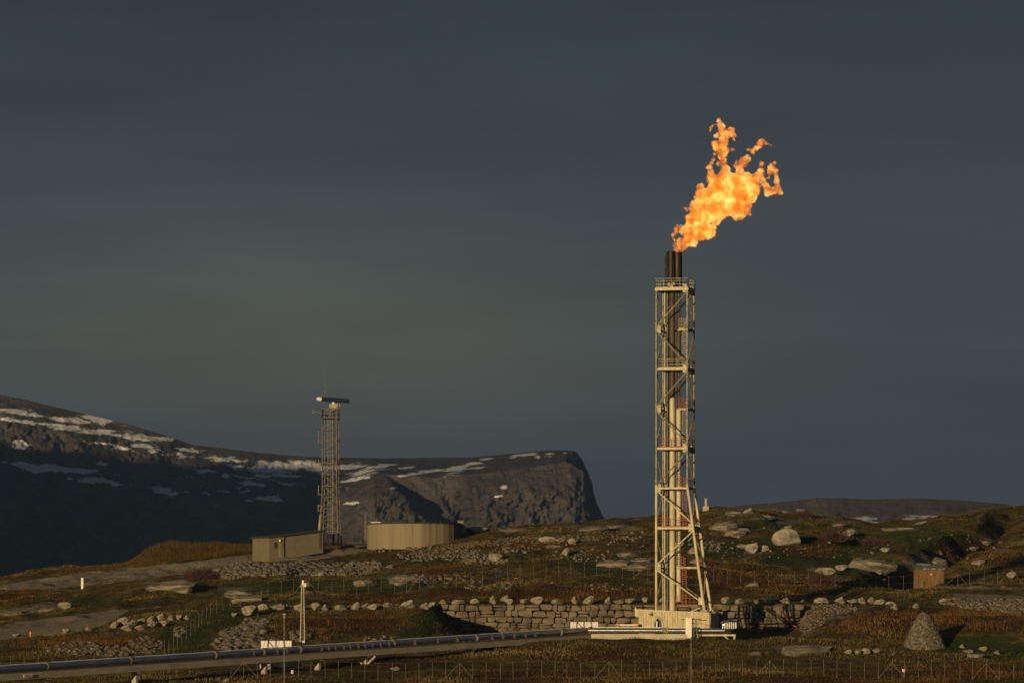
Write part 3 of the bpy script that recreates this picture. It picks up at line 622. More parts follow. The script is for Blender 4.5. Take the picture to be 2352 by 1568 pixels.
# ------------------------------------------------------------------ flame (burning gas, a volume)
def Fz(zx, zy): return P((1640+zx/4.3556)*.91875, (280+zy/4.3556)*.91875, 499.8)
U1 = .2109*500/F
BL = [(225,1497,30),(262,1475,38),(300,1445,60),(255,1420,40),(380,1370,90),(320,1290,60),(470,1290,120),(560,1290,100),(420,1180,100),(520,1130,145),(620,1080,150),(450,1040,85),(400,1010,40),(560,980,140),(500,900,75),(470,920,50),(485,820,36),(560,900,85),(700,950,175),(800,980,150),(800,850,185),(680,800,115),(610,730,62),(600,670,38),(750,720,80),(900,760,100),(950,900,150),(1000,780,120),(1050,850,85),(960,1010,95),(900,1090,62),(1010,1085,34),(860,1145,28),(940,1110,45),
 (1120,690,42),(1150,650,26),(1160,760,40),(1200,830,36),(1225,880,44),(1290,860,42),(1345,880,18),(1335,820,26),(1325,760,24),(1310,700,22),(1300,640,24),(1250,600,34),(1240,660,24),(1285,565,20),(1225,720,12),
 (760,620,46),(740,560,32),(730,500,34),(725,450,44),(720,390,58),(650,370,42),(735,320,58),(655,255,26),(760,240,58),(810,220,40),(850,255,24),(715,180,38),(685,110,26),(690,135,30),(625,500,13),(605,550,12),(640,455,15),(585,610,22),(680,560,16),
 (905,640,42),(905,590,34),(950,540,36),(985,500,30),(1020,510,20),(870,560,20),(860,580,16),
 (1010,405,20),(1050,420,22),(1085,395,22),(1120,365,22),(1140,330,20),(1160,318,22),(1195,345,14),(1230,352,10),(1250,360,7),
 (195,1330,16),(215,1300,18),(190,1370,12),(240,1260,22),(275,1240,20),(210,1420,18),(200,1450,14),(600,190,12),(620,140,7),(590,220,10),(835,400,11),(855,415,8),(800,410,12),(850,300,16),(330,1060,18),(1150,570,8),(1130,600,6)]
import bmesh
bm = bmesh.new()
BM = list(BL)
for (a, b) in zip(BL[:-1], BL[1:]):      # keep thin tongues connected
    d_ = math.hypot(a[0]-b[0], a[1]-b[1])
    if min(a[2], b[2]) < 50 and d_ < 95: BM.append(((a[0]+b[0])/2, (a[1]+b[1])/2, (a[2]+b[2])/2*.95))
for (zx, zy, r) in BM:
    r = r+(10 if r < 50 else 4)
    p = Fz(zx, zy); p.y += (fbm(np.array([zx/300.]), np.array([zy/300.]), 6)[0])*1.2*(r/120)
    bmesh.ops.create_icosphere(bm, subdivisions=2, radius=r*U1*1.04, matrix=Matrix.Translation(p))
me = bpy.data.meshes.new('flame'); o0 = Fz(225, 1510)
bmesh.ops.translate(bm, verts=bm.verts, vec=-o0); bm.to_mesh(me); bm.free()
flame = link('flame', me, None, None, o0)
tag(flame, 'large orange and yellow gas flame blown to the right above the burner tip', 'flame')
md = flame.modifiers.new('union', 'REMESH'); md.mode = 'VOXEL'; md.voxel_size = .085
for nm, sc_, st_ in (('billow', 1.1, .75), ('curl', .42, .42), ('lick', .17, .26)):
    tx = bpy.data.textures.new(nm, 'CLOUDS'); tx.noise_scale = sc_; tx.noise_depth = 2
    md = flame.modifiers.new(nm, 'DISPLACE'); md.texture = tx; md.strength = st_; md.mid_level = .53; md.texture_coords = 'LOCAL'
fm = bpy.data.materials.new('burning gas'); fm.use_nodes = True; t = fm.node_tree; t.nodes.clear()
o_ = t.nodes.new('ShaderNodeOutputMaterial'); add = t.nodes.new('ShaderNodeAddShader'); em = t.nodes.new('ShaderNodeEmission'); ab = t.nodes.new('ShaderNodeVolumeAbsorption')
t.links.new(em.outputs[0], add.inputs[0]); t.links.new(ab.outputs[0], add.inputs[1]); t.links.new(add.outputs[0], o_.inputs['Volume'])
tc = t.nodes.new('ShaderNodeTexCoord')
n = t.nodes.new('ShaderNodeTexNoise'); n.inputs['Scale'].default_value = .85; n.inputs['Detail'].default_value = 6; n.inputs['Roughness'].default_value = .68; n.inputs['Distortion'].default_value = .6
t.links.new(tc.outputs['Object'], n.inputs[0])
r = t.nodes.new('ShaderNodeValToRGB'); E = r.color_ramp.elements; E[0].position = .34; E[0].color = (.75,.13,.004,1); E[1].position = .64; E[1].color = (2.8,1.5,.42,1)
for p_, c_ in ((.44, (1.05,.23,.010)), (.51, (1.6,.48,.04)), (.58, (2.3,1.0,.19))):
    e = E.new(p_); e.color = (*c_, 1)
t.links.new(n.outputs[0], r.inputs[0]); t.links.new(r.outputs[0], em.inputs[0])
n2 = t.nodes.new('ShaderNodeTexNoise'); n2.inputs['Scale'].default_value = 2.4; n2.inputs['Detail'].default_value = 6; n2.inputs['Roughness'].default_value = .72; n2.inputs['Distortion'].default_value = .8
t.links.new(tc.outputs['Object'], n2.inputs[0])
mr2 = t.nodes.new('ShaderNodeMapRange'); mr2.inputs[1].default_value = .40; mr2.inputs[2].default_value = .56; mr2.inputs[3].default_value = .03; mr2.inputs[4].default_value = 1.8; t.links.new(n2.outputs[0], mr2.inputs[0])
t.links.new(mr2.outputs[0], em.inputs[1]); t.links.new(mr2.outputs[0], ab.inputs['Density']); ab.inputs['Color'].default_value = (0,0,0,1)
flame.data.materials.clear(); flame.data.materials.append(fm)
try: fm.cycles.volume_sampling = 'EQUIANGULAR'
except Exception: pass

# ------------------------------------------------------------------ corrugated enclosure at the foot of the tower
enc = thing('tower_base_enclosure', T(.8, -4, 1466), 'cream corrugated metal enclosure at the foot of the flare tower with an arched opening', 'enclosure')
def E_(px, row, b=-3.0):
    a = (px-1550.75)/F*(500-3)/math.cos(TH)-b*math.tan(TH)
    return T(a, b, row)
def corr(p0, p1, zt0, zt1, zb, n, depth=.09, hole=None):
    m = MB(); d = (p1-p0); L_ = d.length; d = d/L_; nrm = Vector((d.y, -d.x, 0)); k = 0; pr = []
    step = L_/n
    for i in range(n):
        s = i*step; pr += [(s, 0), (s+step*.35, 0), (s+step*.5, depth), (s+step*.85, depth)]
    pr.append((L_, 0))
    for (s0, o0_), (s1, o1_) in zip(pr[:-1], pr[1:]):
        def pt(s, o, zf): 
            q = p0+d*s+nrm*o; q.z = zf; return q
        zt = lambda s: zt0+(zt1-zt0)*s/L_
        zb0, zb1 = zb, zb
        if hole and hole[0] < (s0+s1)/2 < hole[1]:
            def hz(s):
                u_ = min(1, abs((s-(hole[0]+hole[1])/2)/((hole[1]-hole[0])/2))); return hole[2]+(hole[3]-hole[2])*math.sqrt(max(0, 1-u_*u_))
            m.add([pt(s0,o0_,hz(s0)), pt(s1,o1_,hz(s1)), pt(s1,o1_,zt(s1)), pt(s0,o0_,zt(s0))], [(0,1,2,3)])
        else:
            m.add([pt(s0,o0_,zb), pt(s1,o1_,zb), pt(s1,o1_,zt(s1)), pt(s0,o0_,zt(s0))], [(0,1,2,3)])
    return m
pL = E_(1466, 1400); pR = E_(1627, 1406); pL.z = pR.z = 0
zb = zr(1467, 497)
L_f = (pR-pL).length
hx = 2.45
corr(pL, pR, zr(1401, 497), zr(1407, 497), zb, 44, hole=(hx-.42, hx+.5, zr(1437, 497), zr(1420, 497))).build('corrugated_wall', M_cream, enc)
pB = pR+EY*7.5; corr(pR, pB, zr(1407, 497), zr(1409, 497), zb, 22).build('corrugated_wall', M_cream, enc)
pBL = pL+EY*7.5
m = MB(); m.add([(*pL.xy, zr(1402,497)), (*pR.xy, zr(1408,497)), (*pB.xy, zr(1408,497)), (*pBL.xy, zr(1402,497))], [(0,1,2,3)])
m.bar((*pBL.xy, (zb+zr(1402,497))/2), (*pB.xy, (zb+zr(1408,497))/2), .1, zr(1402,497)-zb); m.bar((*pBL.xy, (zb+zr(1402,497))/2), (*pL.xy, (zb+zr(1402,497))/2), .1, zr(1402,497)-zb)
m.build('roof_slab', M_conc, enc)
m = MB(); a = E_(1457, 1398); a2 = E_(1627, 1406); m.prism([a+EY*-.12, E_(1627,1406)-EY*.12, E_(1627,1409)-EY*.12, E_(1457,1401.5)-EY*.12], EY*.3)
m.build('cap_flashing', M_cream, enc)
m = MB(); m.box(E_(1462, 1407)+EY*.3, (.62, .5, .95), (EX, EY, EZ)); m.bar(E_(1457, 1394)+EY*.3, E_(1457, 1413)+EY*.3, .14); m.bar(E_(1456, 1413)+EY*.3, E_(1467, 1415)+EY*.3, .14)
m.build('end_box', M_cream, enc)
q0 = pL+EX*hx
m = MB()
n_ = 16; inner = []; outer = []
for k in range(n_+1):
    t_ = math.pi*k/n_; inner.append((.46*math.cos(t_), zr(1437,497)+(zr(1420,497)-zr(1437,497))*math.sin(t_))); outer.append((.66*math.cos(t_), zr(1437,497)+(zr(1414,497)-zr(1437,497))*math.sin(t_)))
for k in range(n_):
    for (u0, v0), (u1, v1), (u2, v2), (u3, v3) in [(inner[k], inner[k+1], outer[k+1], outer[k])]:
        ps = [q0+EX*u0+EZ*v0-EY*.13, q0+EX*u1+EZ*v1-EY*.13, q0+EX*u2+EZ*v2-EY*.13, q0+EX*u3+EZ*v3-EY*.13]; m.add(ps, [(0,1,2,3)])
m.build('arch_surround', M_galv, enc)
m = MB(); m.box(q0+EY*.6+EZ*(zr(1430,497)), (1.1, .05, 2), (EX, EY, EZ)); m.build('recess_panel', M_darkst, enc)
m = MB(); m.tube([q0-EX*.22+EY*.2+EZ*zr(1440,497), q0-EX*.22+EY*.2+EZ*zr(1426,497)], .11, 12); m.build('vent_stub', M_white, enc)
m = MB(); p = E_(1490, 1410)-EY*.2; m.tube([p, p+EX*.3], .07, 8); m.box(p+EX*.32-EZ*.03-EY*.05, (.22, .22, .26), (EX, EY, EZ)); m.bar(p+EX*.3-EZ*.2, p+EX*.3+EZ*.35, .05); m.build('wall_lamp', M_darkst, enc)
# low annex behind it, on the shaded side
anx = thing('service_annex', P(1648, 1462, 500), 'dark shaded low grey annex to the right of the cream enclosure', 'annex')
m = MB(); c = P(1646, 1434, 502.5); m.box(c, (2.2, 3.4, zr(1406,500)-zr(1462,500)), (EX, EY, EZ)); m.build('wall', M_galvd, anx)
m = MB(); m.box(P(1645, 1405.5, 502.5), (2.45, 3.7, .12), (EX, EY, EZ)); m.build('roof', M_galvd, anx)

# ------------------------------------------------------------------ pipe trestle
PA = P(-60, 1541, 415); PA.x = (-60-CX)/F*415
BEND = P(1352, 1449, 492); BEND.z = zr(1447, 492)
PE = P(1650, 1447, 488); 
def lineat(r0, r1):                     # a line following the trestle at given rows below pipe centre (metres)
    return r0
tr = thing('pipe_trestle', P(1352, 1468, 492), 'long concrete pipe trestle running from lower left up to the flare tower', 'pipe bridge')
A0 = Vector(((-60-CX)/F*402, 402, EYE+(HR-1558)*402/F)); B0 = Vector(((1352-CX)/F*492, 492, EYE+(HR-1462.5)*492/F)); C0 = Vector(((1604-CX)/F*491, 491, EYE+(HR-1462.5)*491/F))
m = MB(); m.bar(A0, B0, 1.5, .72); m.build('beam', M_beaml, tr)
m = MB(); m.bar(B0+Vector((.3,0,0)), C0, 1.7, .80); m.build('beam', M_beam, tr)
m = MB(); D0 = Vector(((1689-CX)/F*491, 491, C0.z+.25)); m.bar(C0+Vector((0,0,.25)), D0, .9, .22); m.bar(D0-Vector((.15,.3,0)), D0-Vector((.15,.3,.85)), .22, .3); m.bar(D0-Vector((1.4,.3,.1)), D0-Vector((.75,.3,.6)), .14)
m.build('end_bracket', M_cream, tr)
m = MB(); m.bar(A0+Vector((0,0,.39)), B0+Vector((0,0,.39)), 1.6, .04); m.build('top_flange', M_galvd, tr)
def onAB(px):
    d = B0-A0; k = (px-CX)/F; t_ = (k*A0.y-A0.x)/(d.x-k*d.y); return A0+d*t_
dAB = (B0-A0).normalized(); nAB = Vector((dAB.y, -dAB.x, 0)).normalized()
for px in (103, 310, 607, 730, 838, 1080, 1290):
    c = onAB(px); g = float(zg(c.x, c.y)); m = MB()
    top = c.z-.365; m.box(Vector((c.x, c.y, (top+g)/2-.3)), (.4, .6, top-g+.6), (dAB, Vector((-dAB.y, dAB.x, 0)).normalized(), EZ))
    m.box(Vector((c.x, c.y, top-.1)), (.6, 1.3, .16), (dAB, Vector((-dAB.y, dAB.x, 0)).normalized(), EZ))
    if px in (838,):
        for s_ in ((-1,) if px == 103 else (1,) if px == 730 else (-1, 1)):
            m.bar(Vector((c.x+s_*1.2, c.y-.5, top-.05)), Vector((c.x+s_*.3, c.y-.5, top-.95)), .2)
    m.build('support', M_conc, tr)
px_ = thing('insulated_pipe', BEND, 'shiny silver clad pipe lying along the concrete trestle', 'pipe')
rp = .31
pa = A0+Vector((0,.3,.76)); pb = B0+Vector((-.2,.3,.82)); pc = Vector(((1665-CX)/F*490.5, 490.5, C0.z+.80))
pb.z = pc.z+.02; 
m = MB(); seg = 64; pts_ = []
for k in range(seg+1):
    q = pa.lerp(pb, k/seg); q.z += .018*math.sin(k*2.1); pts_.append(q)
m.tube(pts_, rp, 20); m.build('pipe_section', M_silver, px_, smooth=True)
m = MB(); m.tube([pb, pb.lerp(pc, .05), pc], rp, 20); m.build('pipe_section', M_silver, px_, smooth=True)
m = MB(); el = [pc+Vector((1.0*math.sin(a)*.9+.0, 1.6*(1-math.cos(a)), .35*(1-math.cos(a)))) for a in [math.radians(q) for q in range(0, 181, 15)]]
m.tube(el, [rp*1.02]*len(el), 20); m.build('pipe_elbow', M_silver, px_, smooth=True)
for px in (108, 300, 495, 605, 690, 905, 1095, 1290, 1360):
    c = onAB(px)+Vector((0,.3,.79)) if px < 1352 else pb.lerp(pc, .02)
    m = MB(); m.tube([c-dAB*.16, c+dAB*.16], rp+.045, 16); m.box(c+EZ*.38, (.3,.14,.14), (dAB, nAB, EZ)); m.box(c+EZ*.37+dAB*.45, (.16,.16,.16), (dAB, nAB, EZ)); m.build('clamp', M_galvd, px_, smooth=True)
c = pb.lerp(pc, .57); m = MB(); m.tube([c-Vector((.35,0,0)), c+Vector((.35,0,0))], rp+.08, 16)
m.build('clamp', M_galv, px_, smooth=True)
m = MB(); c2 = [q+Vector((-.2,.5,.36)) for q in pts_]; m.tube(c2+[pc+Vector((-3,.5,.36))], .055, 8); m.build('small_line', M_white, px_, smooth=True)
# the thin cladding straps along the pipe
for px in list(range(580, 660, 26))+list(range(735, 890, 17))+list(range(1130, 1240, 24))+list(range(950, 1100, 50)):
    px = px+rnd.uniform(-3, 3); c = onAB(px)+Vector((0,.3,.79)); m = MB(); m.tube([c-dAB*.02, c+dAB*.02], rp+.012, 14); m.bar(c+nAB*.33+EZ*.05, c+nAB*.33-EZ*.42, .05); m.build('strap', M_darkst, px_)
# white gate frame with its uprights in front of the pipe
gt = thing('pipe_gate_frame', P(1585, 1468, 489), 'white painted steel box post with dark uprights in front of the silver pipe', 'frame')
m = MB(); m.box(P(1583.5, 1443, 489.2), (.55, .5, zr(1418,489)-zr(1468,489)), None); m.bar(P(1576.5, 1418, 489.2), P(1576.5, 1456, 489.2), .2); m.build('post', M_white, gt)
for px, r0, r1, w_ in ((1590.5,1418,1456,.09),(1594,1417,1462,.08),(1597.5,1421,1440,.08),(1600.5,1419,1458,.12),(1606,1423,1438,.14),(1613,1423,1438,.07),(1619,1424,1438,.07)):
    m = MB(); m.bar(P(px, r0, 489.4), P(px, r1, 489.4), w_); m.build('upright', M_galvd if px < 1604 else M_cream, gt)
for a_, b_, w_ in ((P(1588, 1420, 489.5), P(1612, 1422, 489.5), .08), (P(1588, 1431, 489.5), P(1622, 1432, 489.5), .07), (P(1564, 1421.5, 489.5), P(1577, 1422.5, 489.5), .07), (P(1604,1423,490.5), P(1624,1424,490.5), .1)):
    m = MB(); m.bar(a_, b_, w_); m.build('cross_rail', M_darkst, gt)
# handrail cage over the elbow
cg = thing('valve_cage', P(1672, 1444, 489.5), 'low white slatted cage over the pipe elbow', 'cage')
m = MB()
for k in range(7): m.bar(P(1660+k*5, 1429-2*math.sin(k/6*math.pi), 489.6), P(1660+k*5, 1443, 489.3), .13, .05)
m.build('slat', M_white, cg)
m = MB(); m.tube([P(1656,1431,489.6), P(1664,1427,489.6), P(1680,1425.5,489.6), P(1692,1429,489.8), P(1696,1437,490.2)], .17, 8); m.build('top_rail', M_silver, cg, smooth=True)

# ------------------------------------------------------------------ white tarpaulin boxes
def tarp(px0, px1, r0, r1, D, label, dep=2.4):
    g = P((px0+px1)/2, r1, D); t_ = thing('tarpaulin_enclosure', g, label, 'tarpaulin enclosure', 'white tarpaulin enclosures')
    a, b = P(px0, r0, D), P(px1, r0, D); a2, b2 = P(px0, r1, D), P(px1, r1, D)
    nx, nz_ = 24, 8; vs = []
    for j in range(nz_+1):
        for i in range(nx+1):
            q = a.lerp(b, i/nx).lerp(a2.lerp(b2, i/nx), j/nz_); q.y += -.06*math.sin(i*2.3+j*.7)*math.sin(math.pi*((i % 8)/8.)) ; vs.append(q)
    fs = [(j*(nx+1)+i, j*(nx+1)+i+1, (j+1)*(nx+1)+i+1, (j+1)*(nx+1)+i) for j in range(nz_) for i in range(nx)]
    m = MB(); m.add(vs, fs)
    for p, q in ((a, a2), (b, b2)):
        m.add([p, q, q+Vector((0,dep,0)), p+Vector((0,dep,0))], [(0,1,2,3)])
    m.add([a+Vector((0,dep,0)), b+Vector((0,dep,0)), b2+Vector((0,dep,0)), a2+Vector((0,dep,0))], [(0,1,2,3)])
    m.add([a-EZ*.1, b-EZ*.1, b-EZ*.1+Vector((0,dep,0)), a-EZ*.1+Vector((0,dep,0))], [(0,1,2,3)])
    m.build('tarpaulin', M_tarp, t_)
    m = MB()
    for k in range(5):
        q = a.lerp(b, k/4)+Vector((0,-.12,0)); q2 = a2.lerp(b2, k/4)+Vector((0,-.12,0)); m.bar(q2-EZ*.9, q+EZ*(.25 if k in (0,1,4) else .03), .06)
    m.bar(a.lerp(b, .25)+Vector((0,-.12,0)), a2.lerp(b2, .5)+Vector((0,-.12,0)), .05); m.bar(a-Vector((0,.12,0)), b-Vector((0,.12,0)), .05)
    m.build('frame', M_darkst, t_)
tarp(597, 670, 1470, 1494, 458, 'white tarpaulin enclosure behind the silver pipe beside the slim lattice mast')
tarp(1308, 1374, 1427, 1446, 500, 'white tarpaulin enclosure below the stone wall near the flare tower')
bt_ = thing('barrier_beam', P(1440, 1436, 498), 'yellow ended white barrier beam lying beside the cream enclosure', 'barrier')
m = MB(); m.bar(P(1421, 1434.5, 497), P(1458, 1434.5, 497), .16); m.build('beam', M_white, bt_)
m = MB(); m.tube([P(1415, 1432, 497), P(1422, 1435.5, 497)], [.3, .12], 10); m.box(P(1460, 1434, 497), (.5,.3,.3)); m.bar(P(1418,1434,497), P(1418,1444,497), .1); m.bar(P(1458,1434,497), P(1458,1444,497), .1); m.build('end_cap', M_yellow, bt_)

# ------------------------------------------------------------------ radar mast
RD = 668.0
def R(px, row, dd=0): return P(px, row, RD+dd)
rm = thing('radar_mast', R(760, 1250), 'grey lattice radar mast with a rotating bar antenna beside the rendered hut', 'radar mast')
mh = 18*RD/F
def rc(k, row):
    s = 1.0
    if row > 1120: s = 1+(row-1120)/130*.33
    cxp = 759.5; h = 18*s
    sx_ = -1 if k in (0, 3) else 1; sy_ = -1 if k in (0, 1) else 1
    a = math.radians(12); x_, y_ = sx_*h*.93, sy_*h*.93
    return R(cxp, row)+Vector(((x_*math.cos(a)+y_*math.sin(a)*.0)*RD/F, (-x_*math.sin(a)*.3+y_)*RD/F, 0))+Vector(((y_*.12)*RD/F, 0, 0))
rws = [942]+[960+i*26 for i in range(12)]+[1253]
for k in range(4):
    m = MB(); m.tube([rc(k, 940), rc(k, 1120), rc(k, 1256)], [.085, .095, .12], 8); m.build('leg', M_galvd, rm, smooth=True)
for a, b in ((0,1),(1,2),(2,3),(3,0)):
    m = MB()
    for i in range(1, len(rws)-1):
        r0, r1 = rws[i], rws[i+1]; md_ = (r0+r1)/2
        m.bar(rc(a, r0), rc(b, r0), .06)
        if i % 2: m.bar(rc(b, r0+1), rc(a, r1-1), .055)
        else: m.bar(rc(a, r0+1), rc(b, r1-1), .055)
        if i > 6: m.bar(rc(a, r0+1), rc(b, r1-1), .05); m.bar(rc(b, r0+1), rc(a, r1-1), .05)
    m.build('lattice_bracing', M_galvd, rm)
m = MB()
for s_ in (-4, 3, 7): m.bar(R(757+s_, 962), R(757+s_, 1250), .16 if s_ == 7 else .1)
for r in range(964, 1248, 4): m.bar(R(753, r), R(760, r), .05)
m.build('ladder', M_galvd, rm)
m = MB(); m.bar(R(766, 960), R(766, 1252), .35, .1); m.build('cable_tray', M_darkst, rm)
m = MB(); m.box(R(759.5, 961), (2.9, 2.9, .12)); dk = m.build('deck', M_darkst, rm)
m = MB(); railing(m, [R(741, 961)+Vector((0,-1.35,0)), R(778, 961)+Vector((0,-1.35,0)), R(778, 961)+Vector((0,1.35,0)), R(741, 961)+Vector((0,1.35,0)), R(741, 961)+Vector((0,-1.35,0))], 1.5, 1.3, .08, (.5,)); m.build('railing', M_galvd, dk)
m = MB(); m.box(R(768, 951), (.5,.5,1.4)); m.box(R(751, 956), (.5,.5,.6)); m.build('equipment_box', M_darkst, rm)
m = MB(); m.box(R(767, 933), (1.5, 1.2, .75)); m.box(R(774, 931), (1.0, .8, .42)); m.tube([R(767, 939), R(767, 943)], .35, 12); tu = m.build('turning_unit', M_galv, rm)
m = MB(); m.tube([R(766, 928), R(766, 921)], .22, 12); m.build('spindle', M_white, tu, smooth=True)
m = MB(); m.tube([R(737, 916.5, -1.2), R(801, 921, 1.2)], .38, 14); ant = m.build('radar_antenna', M_navy, rm, smooth=True)
m = MB(); m.tube([R(728, 916, -1.5), R(731, 916.2, -1.4), R(737.2, 916.7, -1.2)], [.2, .34, .36], 14); m.box(R(796, 917.6, 1), (.6,.3,.12)); m.build('antenna_end', M_white, ant, smooth=True)
m = MB(); m.tube([R(746, 961, -1), R(746, 905, -1), R(746, 792, -1)], [.07, .05, .03], 6); m.build('whip_antenna', M_galvd, rm)
for (x, r0, r1) in ((719, 941, 950), (731.5, 990, 1017), (732, 1054, 1080), (731.5, 1114, 1138), (731, 1162, 1175)):
    m = MB(); m.tube([R(x, r0), R(x, r1)], .06, 6); m.bar(R(x, r1-3 if x > 720 else 945), R(743, r1-3 if x > 720 else 950), .04); m.build('dipole_antenna', M_galv, rm)
m = MB(); m.tube([R(738.5, 1181, -.5), R(733.5, 1221, -.5)], .33, 12); m.bar(R(737, 1190), R(744, 1192), .1); m.bar(R(729,1160), R(742,1162), .12); m.bar(R(737,1165), R(737,1182), .16); m.build('drum_antenna', M_galv, rm, smooth=True)

# ------------------------------------------------------------------ rendered hut below the mast
HL = P(617, 1279, 656); HR_ = P(742, 1257, 661); HM = HL.lerp(HR_, .27)
hut = thing('rendered_hut', HL, 'low beige rendered hut with a sloping black roof, window and door', 'hut')
def hz(px, row, Dd): return EYE+(HR-row)*Dd/F
dh = (HR_-HL); dh.z = 0; Lh = dh.length; dh.normalize(); nh = Vector((dh.y, -dh.x, 0))
def Hp(s, z, o=0): q = HL+dh*(s*Lh)+nh*o; return Vector((q.x, q.y, z))
zt0, zt1 = hz(0, 1234, 652), hz(0, 1222, 668); zb0, zb1 = hz(0, 1283, 652), hz(0, 1262, 668)
zt = lambda s: zt0+(zt1-zt0)*s
zbm = lambda s: zb0+(zb1-zb0)*s
m = MB()
f1 = [Hp(0, zb0-.4, .25), Hp(.27, zbm(.27)-.4, .25), Hp(.27, zt(.27), .25), Hp(0, zt(0), .25)]
m.prism(f1, -nh*6.2)
f2 = [Hp(.27, zbm(.27)-.4, 0), Hp(1, zb1-.6, 0), Hp(1, zt(1), 0), Hp(.27, zt(.27), 0)]
m.prism(f2, -nh*6.0); wl = m.build('wall', M_render, hut)
m = MB(); m.prism([Hp(-.03, zt(-.03)+.02, .6), Hp(1.03, zt(1.03)+.02, .45), Hp(1.03, zt(1.03)+.24, .45), Hp(-.03, zt(-.03)+.26, .6)], -nh*7.2); m.build('roof', M_roof, hut)
def panel(s0, s1, za, zb_, o, name, mt, par): 
    m = MB(); m.prism([Hp(s0, za, o), Hp(s1, za, o), Hp(s1, zb_, o), Hp(s0, zb_, o)], -nh*.12); return m.build(name, mt, par)
k_ = 652/F
fr = panel(.075, .145, hz(0,1258,652), hz(0,1243.5,652), .32, 'window', M_render, hut)
panel(.083, .137, hz(0,1256.5,652), hz(0,1245,652), .34, 'pane', M_glass, fr)
panel(.07, .15, hz(0,1259,652), hz(0,1258,652), .40, 'sill', M_roof, fr)
dr = panel(.175, .222, hz(0,1278.5,653), hz(0,1244,653), .31, 'door', M_galv, hut)
panel(.215, .219, hz(0,1262,653), hz(0,1260,653), .34, 'handle', M_darkst, dr)
panel(.235, .262, hz(0,1257,653), hz(0,1244,653), .30, 'notice_board', M_render, hut)
m = MB(); m.box(Hp(.185, hz(0,1240,653), .4), (.25,.25,.25)); m.build('lamp', M_white, hut)
m = MB(); m.bar(Hp(.93, zt(.93), .08), Hp(.93, zbm(.93)+.2, .08), .1); m.bar(Hp(.95, zt(.95), .08), Hp(.95, zbm(.95)+.2, .08), .1); m.build('drainpipe', M_darkst, hut)

# ------------------------------------------------------------------ round concrete tank
TD = 672.0; TR = 106.5*TD/F; tc_ = P(950, 1252, TD); tk = thing('concrete_tank', tc_, 'wide round concrete tank with streaked panels and a black rim', 'tank')
TAO = 0.0
tz0, tz1 = EYE+(HR-1262)*TD/F, EYE+(HR-1204)*TD/F
m = MB(); n_ = 64; ring = []
for k in range(n_+1):
    pass
m.tube([(tc_.x, tc_.y, tz0), (tc_.x, tc_.y, tz1)], TR, 36); m.build('wall', mat('streaked concrete panels', (.215,.183,.118), (.125,.105,.067), .35, .9, stretch=(1.0,1.0,.06), lo=.44, hi=.66), tk, smooth=False)
m = MB()
for k in range(12):
    a = math.radians(30*k)+TAO; c = Vector((tc_.x+TR*math.cos(a), tc_.y+TR*math.sin(a), (tz0+tz1)/2)); m.box(c, (.05, .05, tz1-tz0), (Vector((math.cos(a), math.sin(a), 0)), Vector((-math.sin(a), math.cos(a), 0)), EZ))
m.build('joint_rib', M_render, tk)
m = MB(); m.tube([(tc_.x, tc_.y, tz1-.02), (tc_.x, tc_.y, tz1+.2)], TR+.10, 36); m.build('rim', M_roof, tk, smooth=False)
m = MB(); m.tube([P(852, 1200, TD-3), P(874, 1199.5, TD-3)], .14, 8); m.build('vent_pipe', M_white, tk)
m = MB()
for px, r0 in ((850,1178),(852.5,1184),(859,1180),(864,1183),(893,1184),(1012,1196)): m.bar(P(px, r0, TD-2), P(px, 1204, TD-2), .05)
m.bar(P(838.5, 1178, TD), P(838.5, 1240, TD), .12); m.bar(P(841,1192,TD), P(841,1240,TD), .07)
for r in range(1190, 1240, 5): m.bar(P(838.5, r, TD), P(841, r, TD), .05)
m.bar(P(838.5,1180,TD), P(850,1180,TD), .03)
m.build('access_ladder', M_galvd, tk)
m = MB(); m.box(P(1058, 1224, TD+2), (1.0,3,(1262-1204)*TD/F)); m.build('side_box', M_galvd, tk)

# ------------------------------------------------------------------ monument, shed, posts, signs
g = pick(1621, 1172, 600); g.z -= .3
mo = thing('stone_monument', g, 'small pale stone pillar on a stepped base on the crest right of the tower', 'monument')
kd = g.y/F; m = MB(); zz = lambda r: EYE+(HR-r)*kd
m.box((g.x, g.y, (zz(1164)+g.z)/2), (14*kd, 12*kd, zz(1164)-g.z)); m.box((g.x, g.y, zz(1163.2)), (11*kd, 10*kd, .2)); m.build('base', M_conc, mo)
m = MB(); m.prism([Vector((g.x+a*kd, g.y-2.2*kd, z)) for a, z in ((-2.6, zz(1163)), (2.6, zz(1163)), (2.2, zz(1145.5)), (-2.2, zz(1145.5)))], Vector((0, 4.4*kd, 0))); m.box((g.x, g.y, zz(1145.3)), (5.6*kd, 5.6*kd, .14)); m.build('pillar', M_conc, mo)
sg = pick(2136, 1346, 540); kd = sg.y/F; zz = lambda r: EYE+(HR-r)*kd; xx = lambda px: (px-CX)*kd
sh = thing('timber_shed', sg, 'small brown timber plank shed with a frosted grey roof standing by the upper fence', 'shed')
m = MB(); x0, x1 = xx(2103.5), xx(2169); zb_ = zz(1350); zt_ = zz(1307); dpt = 2.6
npl = 22
for k in range(npl):
    a = x0+(x1-x0)*k/npl; b = x0+(x1-x0)*(k+1)/npl; o_ = (k % 2)*.05
    if 2*k in (2,): o_ = .2
    m.box(((a+b)/2, sg.y-o_/2, (zb_+zt_)/2), (b-a-.02, .08+o_, zt_-zb_))
for k in range(12):
    y = sg.y+dpt*(k+.5)/12
    for x in (x0, x1): m.box((x, y+.04, (zb_+zt_)/2), (.08+(k % 2)*.05, dpt/12-.02, zt_-zb_))
